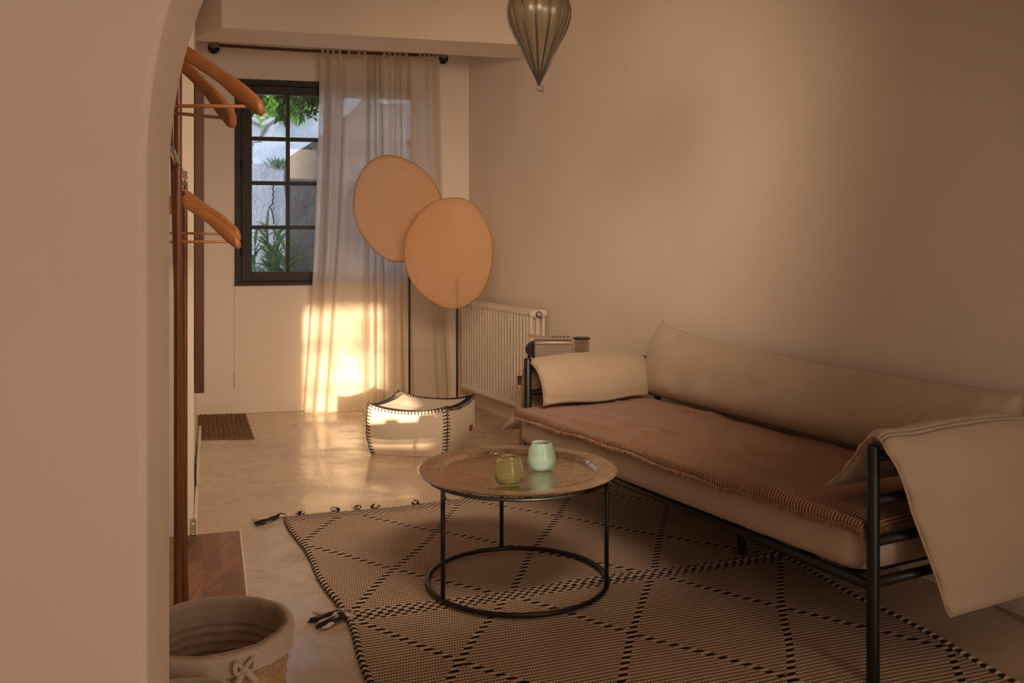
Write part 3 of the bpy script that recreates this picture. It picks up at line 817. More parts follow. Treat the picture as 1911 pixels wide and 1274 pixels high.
# ------------------------------------------------------------------ floor lamps
def smoothloop(pts, n=96):
    m_ = len(pts); out = []
    for i in range(n):
        f = i/n*m_; k = int(f); t_ = f-k; p0, p1, p2, p3 = (Vector(pts[(k+j-1) % m_]) for j in range(4))
        out.append(.5*((2*p1)+(-p0+p2)*t_+(2*p0-5*p1+4*p2-p3)*t_**2+(-p0+3*p1-3*p2+p3)*t_**3))
    return out
def floor_lamp(label, D, polepx, outline, sock, tilt=0.0, yaw=0.0):
    bx = X(polepx, D); t = thing('floor_lamp', label, 'floor lamp', (bx, D, 0), 'fabric screen floor lamps')
    mb = MB(); mb.lathe([(0,0),(.12,0),(.12,.006),(.114,.010),(.02,.012),(.012,.03)], (bx,D,0), 40); obj('base', mb, BLACK, t, auto=40)
    mb = MB(); zt = Z(sock, D); mb.tube([(bx,D,.01),(bx,D,zt)], .0075, 10); obj('pole', mb, BLACK, t, auto=40)
    mb = MB(); mb.tube([(bx,D,zt),(bx,D,zt+.035)], .022, 16); so_ = obj('socket', mb, PALEW, t, auto=40)
    mb = MB(); mb.lathe([(.010,0),(.012,.01),(.022,.03),(.024,.045),(.018,.062),(0,.07)], (bx,D,zt+.03), 20); obj('bulb', mb, simple('bulb_glass',(.8,.72,.6),.3), so_)
    pts = [Vector((X(a,D), Z(b,D))) for a, b in outline]; loop = smoothloop(pts); c = sum(loop, Vector((0,0)))/len(loop)
    Y = Matrix.Translation((c.x,D,0)) @ Matrix.Rotation(yaw,4,'Z') @ Matrix.Translation((-c.x,-D,0))
    sh = None; hd = .055
    for sg in (-1, 1):
        mb = MB(); nr = 14; n = len(loop)
        for r_ in range(nr+1):
            f = r_/nr
            for p in loop:
                pp = c + (p-c)*f; mb.v.append(Y @ Vector((pp.x, D+sg*(.012+hd*(1-f*f)**.8), pp.y)))
        for r_ in range(nr):
            for k in range(n):
                l = (k+1)%n; mb.f.append((r_*n+k, r_*n+l, (r_+1)*n+l, (r_+1)*n+k))
        o = obj('lamp_shade' if sg < 0 else 'rear_shade', mb, SHADE, t); sh = sh or o
    mb = MB(); mb.tube([Y @ Vector((p.x, D, p.y)) for p in loop], .0065, 8, closed=True); obj('rim', mb, SHRIM, t)
    mb = MB(); mb.tube([(bx,D,zt-.01),(bx+.09,D,zt+.1)], .003, 6); mb.tube([(bx,D,zt-.01),(bx-.09,D,zt+.1)], .003, 6); obj('strut', mb, SHRIM, t)
    return t
floor_lamp('left floor lamp, higher, with a leaf-shaped orange fabric shade', 6.62, 764,
    [(660,380),(668,335),(690,303),(716,291.5),(745,294),(780,311),(806,337),(824,374),(829,405),(818,437),(794,466),(765,484),(736,487),(708,474),(682,446),(666,415)], 438)
floor_lamp('right floor lamp, lower and in front, with a leaf-shaped orange fabric shade', 6.40, 853,
    [(755,470),(760,438),(779,404),(808,379),(842,370),(870,374),(894,394),(911,425),(918,462),(914,506),(898,545),(872,568),(845,575.5),(815,567),(782,542),(761,508)], 520)

# ------------------------------------------------------------------ pouf
pf = [Vector((-.888,5.70)), Vector((-.407,5.60)), Vector((-.262,6.02)), Vector((-.760,6.16))]
pf = [p + (p-(pf[0]+pf[1]+pf[2]+pf[3])/4)*.03 for p in pf]
cen = (pf[0]+pf[1]+pf[2]+pf[3])/4
def pfp(u, v): return pf[0].lerp(pf[1], u).lerp(pf[3].lerp(pf[2], u), v)
PH = .315
def ptop(u, v):
    b = pfp(u, v); U, W_ = 2*u-1, 2*v-1
    sag = (1-U**2)*(1-W_**2)
    cor = (abs(U)*abs(W_))**2.6
    z = PH - .024 + .030*cor - .026*sag + .012*math.sin(u*7+v*4)*sag - .012*(1-abs(U)**2)*(abs(W_)**4)
    z += .010*noise.noise(Vector((u*4,v*4,1)))*(sag)
    return Vector((b.x, b.y, z))
def pside(e, a, h):        # e side index, a along, h height fraction
    c = [(0,0),(1,0),(1,1),(0,1)]; p, q_ = c[e], c[(e+1)%4]
    u, v = p[0]+(q_[0]-p[0])*a, p[1]+(q_[1]-p[1])*a
    T = ptop(u, v); B = pfp(u, v); B = Vector((B.x, B.y, 0.002))
    nrm = (B.xy-cen).normalized(); bulge = .035*math.sin(PI*min(1,h*1.02))**.8*(1-(2*a-1)**4*.75) + .006*noise.noise(Vector((a*5,h*4,e)))
    inset = -.025*(1-h)**4
    P = B.lerp(T, h); return P + Vector((nrm.x, nrm.y, 0))*(bulge+inset)
pb = thing('pouf', 'off-white canvas floor pouf with black whip-stitched seams', 'pouf', (cen.x, cen.y, 0))
mb = MB(); mb.grid(lambda u, v: ptop(u,v), 30, 30)
for e_ in range(4): mb.grid(lambda a, h, e_=e_: pside(e_, a, h), 30, 20)
mb.grid(lambda u, v: Vector((*(cen+(pfp(u,v)-cen)*.95), .002)), 2, 2)
o = obj('cover', mb, CANVAS, pb)
bm = bmesh.new(); bm.from_mesh(o.data); bmesh.ops.remove_doubles(bm, verts=bm.verts, dist=.0008); bmesh.ops.recalc_face_normals(bm, faces=bm.faces); bm.to_mesh(o.data); bm.free()
STI = YARNB
def stitches(fa, fb, fc, n, par):
    mb = MB()
    for i in range(n):
        t_ = (i+.5)/n; A, M_, B = fa(t_), fb(t_), fc(t_)
        out = (M_ - Vector((cen.x, cen.y, PH*.5))).normalized()*.003
        mb.tube([A+out, M_+out*1.5, B+out], .0032, 5)
    pts = [fb(i/40)+ (fb(i/40)-Vector((cen.x,cen.y,PH*.5))).normalized()*.005 for i in range(41)]
    mb.tube(pts, .0026, 5)
    obj('whip_stitching', mb, STI, par)
for e_ in range(4):
    c = [(0,0),(1,0),(1,1),(0,1)]; p, q_ = c[e_], c[(e_+1)%4]; wv = .055
    inn = lambda u, v: ptop(.5+(u-.5)*.85, .5+(v-.5)*.85)
    P = lambda a, p=p, q_=q_: (p[0]+(q_[0]-p[0])*a, p[1]+(q_[1]-p[1])*a)
    stitches(lambda a: inn(*P(a))+Vector((0,0,.002)), lambda a: ptop(*P(a)), lambda a, e_=e_: pside(e_, a, .93), 24, pb)
    if e_ != 2: stitches(lambda h, e_=e_: pside(e_, .06, h), lambda h, e_=e_: pside(e_, 0, h), lambda h, e_=e_: pside((e_-1)%4, .94, h), 15, pb)
mb = MB(); P0 = pside(1, .62, .50); P1 = pside(1,.72,.50); d_ = Vector((.9,-.4,0))*.004
mb.add([P0+d_, P1+d_, P1+d_-Vector((0,0,.035)), P0+d_-Vector((0,0,.035)), P0+d_*1.6, P1+d_*1.6, P1+d_*1.6-Vector((0,0,.035)), P0+d_*1.6-Vector((0,0,.035))], [(0,1,2,3),(7,6,5,4),(0,4,5,1),(1,5,6,2),(2,6,7,3),(3,7,4,0)])
obj('sewn_tag', mb, simple('rust_tag', (.28,.06,.03), .8), pb, smooth=False)

# ------------------------------------------------------------------ rugs
def rug(name, O, deg, vdeg, W, L, mat, label, sgn, z0=.004, amp=.004):
    """O = left corner of the seam edge; sgn=+1 runs away from the camera, -1 towards it"""
    a = math.radians(deg); u = Vector((math.cos(a), math.sin(a), 0)); vb = math.radians(vdeg); v = Vector((-math.sin(vb), math.cos(vb), 0))*sgn
    t = thing(name, label, 'rug', (O[0], O[1], 0), 'flatweave diamond rugs')
    O3 = Vector((O[0], O[1], 0))
    def P(x, y, z=0): 
        wob = .006*noise.noise(Vector((x*3, y*3, deg)))
        return O3 + u*(x+.007*math.sin(y*9+deg)) + v*(y+.007*math.sin(x*7+1)*min(1,y*4)+.004*math.sin(x*7+1)*sgn) + Vector((0,0,z0+.006+wob*.6+z))
    mb = MB(); mb.grid(lambda i, j: P(i*W, j*L), 120, 80, uv=lambda i, j: (i*W, j*L))
    # thickness: turn the border down
    mb2 = MB()
    o = obj('woven_field', mb, mat, t); sm = o.modifiers.new('thick', 'SOLIDIFY'); sm.thickness = .006; sm.offset = -1 if sgn > 0 else 1
    nb = int(L/.034)
    for side, x in ((0,0.0),(1,W)):
        for colr, mt, ph in (('b',YARNB,0),('c',YARNC,.5)):
            mb = MB()
            for k in range(nb):
                y = (k+.25+ph)*L/nb; c = P(x, y, -.001); w = u*.009
                mb.tube([c-w*.9-Vector((0,0,.003))-v*.004, c-w*.4+Vector((0,0,.005))-v*.002, c+w*.4+Vector((0,0,.005))+v*.002, c+w*.9-Vector((0,0,.003))+v*.004], .0062, 6)
            obj('edge_binding', mb, mt, t)
    def tassel(x, y, ang, n=7, ln_=.13):
        base = P(x, y, .004)
        for mt, cnt in ((YARNB, n//2+1), (YARNC, n-n//2)):
            mb = MB()
            for k in range(cnt):
                aa = ang + random.uniform(-.35,.35); d = Vector((math.cos(aa), math.sin(aa), 0)); s_ = Vector((-d.y, d.x, 0))
                l_ = ln_*random.uniform(.6,1.1); ph = random.uniform(0,6); pts = []
                for i in range(9):
                    f = i/8; pts.append(base + d*l_*f + s_*(.012*math.sin(f*6+ph)*f) + Vector((0,0,.004+.012*math.sin(PI*min(1,f*1.4))*random.uniform(.6,1.2)*(1-f*.6) - base.z*f*.5)))
                mb.tube(pts, [.0075]*6+[.0085,.006,.003], 6)
            obj('tassel', mb, mt, t)
    tassel(0, L*.99 if sgn > 0 else .012, PI+a+.05, 16, .15); tassel(W, L*.99 if sgn > 0 else .012, a, 14, .15)
    tassel(0.01, .012, PI+a-.12, 9, .13)
    if sgn > 0:
        for x in (.11,.22,.33,.45,.62,.8,.95,1.12,1.3,1.5,1.68): tassel(x+random.uniform(-.03,.03), L-.005, a+PI/2+random.uniform(-.9,.9), 4, .055)
    return t
rug('kilim_rug', (-.585,3.222), 20.2, 23.5, 1.84, 1.26, RUGA, 'far flatweave rug with black dashed diamonds under the coffee table', 1)
rug('kilim_rug', (-.582,3.219), 20.0, 19.0, 1.84, 1.38, RUGB, 'near flatweave rug with black dashed diamonds, running out of frame', -1)

# ------------------------------------------------------------------ coffee table
tc = Vector((.022, 3.55, 0)); RZ = .016
t = thing('coffee_table', 'round coffee table with hammered metal tray on thin black frame', 'coffee table', (tc.x,tc.y,RZ))
mb = MB(); mb.tube([tc+Vector((.349*math.cos(2*PI*k/80), .349*math.sin(2*PI*k/80), RZ+.010)) for k in range(80)], .0095, 10, closed=True); obj('base_ring', mb, BLACK, t)
mb = MB(); mb.tube([tc+Vector((.349*math.cos(2*PI*k/80), .349*math.sin(2*PI*k/80), .432)) for k in range(80)], .007, 10, closed=True); obj('top_ring', mb, BLACK, t)
for px, ang in ((832,218),(1132,-15),(933,101)):
    a = math.radians(ang); p = tc+Vector((.349*math.cos(a), .349*math.sin(a), 0)); mb = MB(); mb.tube([p+Vector((0,0,RZ+.01)), p+Vector((0,0,.432))], .0085, 12); obj('leg', mb, BLACK, t)
prof = [(0,.4405),(.10,.4400),(.20,.4402),(.290,.4400),(.299,.4403),(.304,.4430),(.310,.4560),(.316,.4592),(.340,.4596),(.372,.4605),(.382,.4600),(.386,.4570),(.385,.4535),(.376,.4545),(.345,.4530),(.322,.4530),(.312,.4500),(.306,.4380),(.300,.4350),(.2,.4355),(0,.4355)]
mb = MB(); mb.lathe([(r*1.006, z) for r, z in prof], (tc.x,tc.y,0), 128); 
o = obj('tray_top', mb, TRAY, t, auto=60)
o['label'] = 'hammered silvery brass tray top'

def tumbler(label, c, h, rb, rm, rt, mat):
    o_ = [(0,0),(rb*.75,0),(rb,.003),(rb*1.25,h*.07),(rm*.93,h*.20),(rm,h*.34),(rm*.985,h*.45),(rm*.9,h*.68),(rt*1.01,h*.93),(rt,h),(rt-.0022,h+.0008)]
    i_ = [(rt-.004,h*.985),(rt*.95,h*.93),(rm*.84,h*.68),(rm*.92,h*.45),(rm*.93,h*.35),(rm*.86,h*.26),(rb*1.10,h*.14),(rb*.6,h*.11),(0,h*.10)]
    mb = MB(); mb.lathe(o_+i_, c, 64); o = obj('drinking_glass', mb, mat, fixn=True); tag(o, label, 'glass', 'bubbled glass tumblers on the tray'); return o
tumbler('green tinted bubbled glass tumbler at the front of the tray', (X(950,3.36),3.36,.4412), .108, .034, .0555, .0385, GL_GREEN)
tumbler('pale aqua bubbled glass tumbler at the back of the tray', (X(1011,3.59),3.59,.4412), .106, .034, .057, .040, GL_AQUA)

# ------------------------------------------------------------------ daybed
NP = Vector((1.09, 2.75, 0)); FPt = Vector((.081, 4.68, 0)); SL = (NP-FPt).length; su = (NP-FPt).normalized(); sq = Vector((-su.y, su.x, 0))
if sq.x < 0: sq = -sq
def B(m_, q_, z): return FPt + su*m_ + sq*q_ + Vector((0,0,z))
SD = .82
t = thing('daybed', 'black tubular metal daybed frame with cream mattress along the right wall', 'daybed', B(SL/2, SD/2, 0))
for m_, q_, z_, z0 in ((0,0,.735,.0),(SL,0,.727,.014),(0,SD,.73,0),(SL,SD,.73,0)):
    mb = MB(); mb.tube([B(m_,q_,z0), B(m_,q_,z_-.004), B(m_,q_,z_)], [.0195,.0195,.016], 20); obj('post', mb, BLACK, t, auto=50)
for q_ in (0, SD):
    mb = MB(); mb.tube([B(0,q_,.300), B(SL,q_,.300)], .0175, 14); obj('side_rail', mb, BLACK, t)
for m_ in (0, SL):
    for z_ in (.31,.434,.557,.690):
        mb = MB(); mb.tube([B(m_,0,z_), B(m_,SD,z_)], .0155 if z_ < .7 else .014, 14); obj('end_rail', mb, BLACK, t)
mleg = FL(1384,1038); mb = MB(); mb.tube([mleg+Vector((0,0,.012)), mleg+Vector((0,0,.30))], .0175, 14); obj('centre_leg', mb, BLACK, t, auto=40)
for k in range(12):
    mb = MB(); m_ = .12+k*(SL-.24)/11; mb.add([B(m_-.03,.02,.296),B(m_+.03,.02,.296),B(m_+.03,SD-.02,.296),B(m_-.03,SD-.02,.296),B(m_-.03,.02,.304),B(m_+.03,.02,.304),B(m_+.03,SD-.02,.304),B(m_-.03,SD-.02,.304)],[(0,3,2,1),(4,5,6,7),(0,1,5,4),(1,2,6,5),(2,3,7,6),(3,0,4,7)])
    obj('slat', mb, BLACK, t, smooth=False)
mb = MB(); mb.tube([B(.02,SD/2,.300), B(SL-.02,SD/2,.300)], .012, 10); obj('centre_rail', mb, BLACK, t)
# mattress: rounded box with puffed sides
m0, m1 = .030, SL-.028; mz0_, mz1_ = .308, .487
def mfront(m_): f = (m_-m0)/(m1-m0); return -.085+.070*f
def mattress(u, v):
    # v runs round the cross-section, u along the length
    f = u; m_ = m0+(m1-m0)*f
    e = min(1, min(f, 1-f)*(m1-m0)/.075); rnd = math.sqrt(max(0,1-(1-e)**2))
    w = 2*PI*v; cw, sw = math.cos(w), math.sin(w); ex = .28
    a = math.copysign(abs(cw)**ex, cw); b = math.copysign(abs(sw)**(.42), sw)
    q0, q1 = mfront(m_), SD-.028
    cq, hq = (q0+q1)/2, (q1-q0)/2; hz = (mz1_-mz0_)/2; cz_ = (mz0_+mz1_)/2
    hq_ = hq - .075*(1-rnd); zz = cz_ + b*hz*(.12+.88*rnd)
    return B(m_, cq+a*hq_, zz)
mb = MB(); mb.grid(mattress, 90, 64)
mt = obj('mattress', mb, MATT, t, fixn=True)
bm = bmesh.new(); bm.from_mesh(mt.data); bmesh.ops.remove_doubles(bm, verts=bm.verts, dist=.0005); bmesh.ops.holes_fill(bm, edges=bm.edges); bmesh.ops.recalc_face_normals(bm, faces=bm.faces); bm.to_mesh(mt.data); bm.free()

# throw with fringe
def mtop(m_, q_):        # height of mattress skin at (m,q)
    q0, q1 = mfront(m_), SD-.028; cq, hq = (q0+q1)/2, (q1-q0)/2
    f = (m_-m0)/(m1-m0); e = min(1, max(0,min(f,1-f))*(m1-m0)/.075); rnd = math.sqrt(max(0,1-(1-e)**2)); hq_ = hq-.075*(1-rnd)
    a = min(1, abs((q_-cq)/hq_)); c_ = a**(1/.28); s_ = math.sqrt(max(0,1-c_*c_)); hz = (mz1_-mz0_)/2
    return (mz0_+mz1_)/2 + hz*(s_**.42)*(.12+.88*rnd)
TW0 = .0
def throw_pt(m_, l_):    # l_ = distance from the front hem
    hem = .014+.007*math.sin(m_*5+.5)+.004*math.sin(m_*17)+.010*math.exp(-((m_-1.63)/.06)**2)*-1.2
    x = l_ - hem; q0 = mfront(m_); fd = min(1, max(0,TM1-m_)/.12)
    lift = .007 + fd*(.010*max(0, noise.noise(Vector((m_*2.2, l_*9, 3))))+ .014*max(0,1-abs(noise.noise(Vector((m_*2.1+l_*1.2, l_*7, 8))))*5)*max(0,noise.noise(Vector((m_*2,l_*3,2)))+.15)*2 + .004*noise.noise(Vector((m_*9, l_*14, 5))))
    if x < 0:
        y = -x; z = mz1_-.012-y*.9; q_ = q0-.010-lift*.35
        p = B(m_, q_, z)
    else:
        rr = .020
        if x < rr*1.5:
            w = x/(rr*1.5)*PI/2; p = B(m_, q0+rr*.6-(rr*.6+.010+lift*.35)*math.cos(w), mz1_-.012+(.012+lift)*math.sin(w))
        else:
            q_ = q0+rr*.6+(x-rr*1.5); p = B(m_, q_, max(mtop(min(max(m_,m0+.06),m1-.06), q_), mz1_-.02)+lift)
    return p
TM0, TM1, TLW = .035, m1-.002, .80
def throwf(u, v):
    M_ = TM0+(TM1-TM0+.036)*u; l_ = TLW*v
    if M_ > TM1:
        d = M_-TM1; p = throw_pt(TM1, l_); return p + su*.006*min(1,d/.01) - Vector((0,0,1))*max(0,d-.006)
    return throw_pt(M_, l_)
mb = MB(); mb.grid(throwf, 260, 110, uv=lambda u, v: ((TM1-TM0+.036)*u, TLW*v))
th = obj('throw_blanket', mb, THROW); tag(th, 'rust brown throw with fine pale pinstripes and frayed edge on the daybed', 'throw')
sm = th.modifiers.new('thick', 'SOLIDIFY'); sm.thickness = .003; sm.offset = 0
mb = MB()
for k in range(1500):
    u = k/1500; a = throwf(u, 0); n = -sq
    d = (-sq*random.uniform(-.1,.9)+su*random.uniform(-.7,.7)-Vector((0,0,random.uniform(.3,1.1)))).normalized()*random.uniform(.008,.022)
    mb.tube([a, a+d*.6+rv(.002), a+d+rv(.003)], [.0022,.0018,.0008], 4)
for k in range(450):
    u = k/450; a = throwf(1, u); d = Vector((random.uniform(-.4,.4),random.uniform(-.8,.1),-1)).normalized()*random.uniform(.008,.02); mb.tube([a, a+d], [.002,.0008], 4)
obj('fringe', mb, FRINGE, th)

# soft cushions
def cushion_grid(mid, th_, nu=60, nv=44, pw=.42, corner=.0):
    """closed cushion: mid(u,v)->(point, normal); th_ = half thickness"""
    mb = MB()
    def f(sg):
        def g(u, v):
            p, n = mid(u, v); a = 1-abs(2*u-1)**3; b = 1-abs(2*v-1)**3
            k = (max(0,a)*max(0,b))**pw
            wr = 1+.10*noise.noise(Vector((u*5, v*5, sg)))
            edge = min(min(u,1-u)*9, min(v,1-v)*9, 1); pk = .004*math.sin(u*60)*(1-edge)*(k>.02)
            return p + n*(sg*(th_*k*wr)+ pk)
        return g
    mb.grid(f(1), nu, nv); mb.grid(f(-1), nu, nv); return mb
def close(o):
    bm = bmesh.new(); bm.from_mesh(o.data); bmesh.ops.remove_doubles(bm, verts=bm.verts, dist=.0006); bmesh.ops.recalc_face_normals(bm, faces=bm.faces); bm.to_mesh(o.data); bm.free()
def catm(pts, f):
    n = len(pts)-1; x = min(n-1e-6, max(0, f*n)); k = int(x); t_ = x-k
    P = lambda i: Vector(pts[min(n, max(0, i))])
    p0, p1, p2, p3 = P(k-1), P(k), P(k+1), P(k+2)
    return .5*((2*p1)+(-p0+p2)*t_+(2*p0-5*p1+4*p2-p3)*t_**2+(-p0+3*p1-3*p2+p3)*t_**3)
def edge_seam(mid, par, mat, r=.0035):
    mb = MB(); pts = []
    N_ = 60
    for i in range(N_): pts.append(mid(i/N_, 0)[0])
    for i in range(N_): pts.append(mid(1, i/N_)[0])
    for i in range(N_): pts.append(mid(1-i/N_, 1)[0])
    for i in range(N_): pts.append(mid(0, 1-i/N_)[0])
    mb.tube(pts, r, 6, closed=True); obj('piping', mb, mat, par)

# near draped pillow: profile (dm, z) from inner hem over the rail to the outer hem
nprof = [(-.245,.535),(-.15,.610),(-.075,.685),(-.022,.722),(.030,.722),(.070,.675),(.085,.58),(.095,.44),(.10,.31),(.10,.205)]
def nmid(u, v):
    a = catm(nprof, u); b = catm(nprof, min(1,u+.02)); c = catm(nprof, max(0,u-.02)); tg = (b-c).normalized()
    qf = [(.0,.060),(.25,.010),(.5,-.004),(.7,.060),(.85,.145),(1,.215)]
    qb = [(.0,.70),(.5,.79),(1,.80)]
    qv = lerp_tab(qf, u)*(1-v) + lerp_tab(qb, u)*v
    sagz = -.018*math.sin(PI*v)*(u > .9)*0 + (-.02+.03*v)*max(0,u-.8)*5*0
    push = .03*math.sin(PI*v)*math.sin(PI*u)
    P = B(SL+a.x, qv, a.y + .028*math.exp(-(v/.12)**2)*math.exp(-((u-.40)/.12)**2) + .016*math.sin(PI*v)*math.exp(-((u-.42)/.2)**2)); n = su*(-tg.y) + Vector((0,0,tg.x)); n = -n if n.dot(su*(1 if u > .45 else -1)+Vector((0,0,.3))) < 0 else n
    return P, n.normalized()
mb = cushion_grid(nmid, .034, 90, 60); o = obj('pillow', mb, LINEN); close(o)
tag(o, 'large cream pillow folded over the near arm of the daybed', 'pillow', 'cream pillows folded over the daybed arms'); edge_seam(nmid, o, LINEN)

fprof = [(.150,.515),(.150,.57),(.125,.64),(.075,.690),(.005,.712),(-.050,.68),(-.070,.60),(-.090,.52),(-.13,.42),(-.20,.335)]
def fmid(u, v):
    a = catm(fprof, u); b = catm(fprof, min(1,u+.02)); c = catm(fprof, max(0,u-.02)); tg = (b-c).normalized()
    qf = [(.0,.008),(.3,.006),(.5,.006),(.78,.0),(.9,-.025),(1,-.06)]; qb = [(.0,.64),(.35,.69),(.5,.70),(1,.62)]
    qv = lerp_tab(qf, u)*(1-v)+lerp_tab(qb, u)*v
    P = B(a.x, qv, a.y + .006*math.sin(v*9)*(u < .2)); n = (su*tg.y - Vector((0,0,tg.x)))
    n = -n if n.dot(su*(1 if u < .45 else -1)+Vector((0,0,.3))) < 0 else n
    return P, n.normalized()
mb = cushion_grid(fmid, .036, 90, 60); o = obj('pillow', mb, LINEN2); close(o)
tag(o, 'smaller cream pillow folded over the far arm of the daybed', 'pillow', 'cream pillows folded over the daybed arms'); edge_seam(fmid, o, LINEN2, .0025)

# long back bolster leaning on the wall
def bmid(u, v):
    M_ = .045+(SL-.05-.045)*u; k = v
    zt_ = [(0,.90),(.04,.868),(.12,.845),(.35,.815),(.6,.80),(.85,.80),(1,.81)]
    zt = lerp_tab(zt_, u); zb = .503
    q_ = .725+.085*v - .01*math.sin(PI*v); wl = .0
    P = B(M_+ .03*(v-.5)*(1 if u < .1 else 0), q_, zb+(zt-zb)*v)
    n = (-sq*1.0 + Vector((0,0,.22))).normalized(); return P, n
def bol(sg):
    def g(u, v):
        p, n = bmid(u, v); a = 1-abs(2*u-1)**14; b = 1-abs(2*v-1)**3.0
        k = (max(0,a)**.5)*(max(0,b)**.45)
        cr = .018*noise.noise(Vector((u*3.5, v*1.5, 4+sg))) + .012*noise.noise(Vector((u*14, v*3, sg)))
        cr += -.018*math.exp(-((u-.945-.03*v)/.012)**2)*(v > .3)
        th_ = (.125 if sg > 0 else .045)*(1.12-.3*v)
        return p + n*(sg*(th_+cr)*k)
    return g
mb = MB(); mb.grid(bol(1), 160, 36); mb.grid(bol(-1), 160, 36)
o = obj('back_cushion', mb, LINEN); close(o); tag(o, 'long cream back cushion leaning against the right wall on the daybed', 'cushion'); edge_seam(bmid, o, LINEN, .003)

# ------------------------------------------------------------------ side table and coffee machine
tz = .515; tx0, tx1, ty0, ty1 = .035, .50, 5.17, 5.47
t = thing('side_table', 'small pale wooden side table between the daybed and the radiator', 'side table', ((tx0+tx1)/2,(ty0+ty1)/2,0))
mb = MB(); mb.box((tx0,ty0,tz-.022),(tx1,ty1,tz)); obj('tabletop', mb, PALEW, t, smooth=False, bevel=.004)
for x in (tx0+.004, tx1-.034):
    for y in (ty0+.01, ty1-.04):
        mb = MB(); mb.box((x,y,0),(x+.03,y+.03,tz-.022)); obj('leg', mb, PALEW, t, smooth=False, bevel=.003)
mb = MB(); mb.box((tx0+.034,ty0+.015,tz-.07),(tx1-.034,ty0+.03,tz-.022)); mb.box((tx0+.01,ty0+.04,tz-.07),(tx0+.025,ty1-.04,tz-.022)); obj('apron', mb, PALEW, t, smooth=False)

cy = 5.31; x0 = X(997,cy); x1 = X(1069,cy); xt = X(1100,cy)
t = thing('coffee_machine', 'capsule coffee machine with steel body and clear water tank', 'coffee machine', ((x0+x1)/2, cy, tz))
mb = MB(); mb.box((x0,cy-.058,tz+.06),(x1,cy+.058,Z(634,cy))); b_ = obj('body', mb, STEEL, t, smooth=True, bevel=.008, auto=30)
mb = MB(); mb.box((x0+.004,cy-.0585,Z(641,cy)-.003),(x1-.004,cy-.0575,Z(641,cy)+.003)); obj('highlight_groove', mb, CHROME, b_, smooth=False)
mb = MB(); mb.box((x0-.012,cy-.052,tz+.05),(x0,cy+.052,Z(636,cy))); mb.box((x0-.005,cy-.05,tz),(x1+.0,cy+.05,tz+.06)); obj('inner_housing', mb, BLACKP, t, smooth=False, bevel=.004)
mb = MB(); pts = []
mb.grid(lambda u, v: Vector((x0-.012-.040*math.sin(PI*u)**.7, cy+(v-.5)*.07, Z(665,cy)+u*(Z(637,cy)-Z(665,cy)))), 16, 8)
mb.grid(lambda u, v: Vector((x0-.012-.040*math.sin(PI*u)**.7*v, cy-.035, Z(665,cy)+u*(Z(637,cy)-Z(665,cy)))), 16, 4)
mb.tube([(x0-.03,cy,Z(660,cy)),(x0-.03,cy,Z(674,cy))], .010, 12); obj('brew_head', mb, BLACKP, t)
mb = MB(); 
def lev(u, v):
    x = X(984,cy)+(X(1068,cy)-X(984,cy))*u; y = cy+(v-.5)*.095; z = Z(631,cy)+ .012*(1-u)**6*1.2
    return Vector((x, y, z))
mb.grid(lambda u, v: lev(u,v)+Vector((0,0,.008)), 20, 4); mb.grid(lambda u, v: lev(u,v), 20, 4)
mb.grid(lambda u, v: lev(u,0)+Vector((0,0,.008*v)), 20, 1); mb.grid(lambda u, v: lev(0,u)+Vector((0,0,.008*v)), 4, 1); mb.grid(lambda u, v: lev(1,u)+Vector((0,0,.008*v)), 4, 1)
obj('lever_lid', mb, STEEL, t, auto=30)
for k in range(5):
    mb = MB(); xx = X(1030+k*7,cy); mb.box((xx,cy-.04,Z(631,cy)+.0075),(xx+.012,cy+.03,Z(631,cy)+.0105)); obj('lid_rib', mb, BLACKP, t, smooth=False)
mb = MB(); cxt = (x1+xt)/2+.003; mb.lathe([(.0,0),(.044,0),(.0445,.01),(.0445,.20),(.042,.20),(.042,.012),(0,.01)], (cxt,cy,tz+.04), 32); mb2 = obj('water_tank', mb, CLEAR, t)
mb = MB(); mb.lathe([(0,0),(.049,0),(.051,.004),(.050,.010),(.04,.013),(0,.014)], (cxt,cy,Z(633,cy)), 32); obj('tank_lid', mb, BLACKP, t, auto=40)
mb = MB(); mb.lathe([(0,0),(.044,0),(.044,.04),(0,.04)], (cxt,cy,tz), 32); obj('tank_base', mb, BLACKP, t, auto=40)
# small black cup at the table corner
cp = Vector((X(976,5.21), 5.21, tz)); mb = MB(); mb.lathe([(0,0),(.028,0),(.032,.006),(.034,.040),(.036,.046),(.033,.046),(.031,.008),(0,.008)], cp, 28)
tag(obj('cup', mb, simple('dark_glaze',(.03,.03,.028),.25), fixn=True), 'small black cup on the corner of the side table', 'cup')

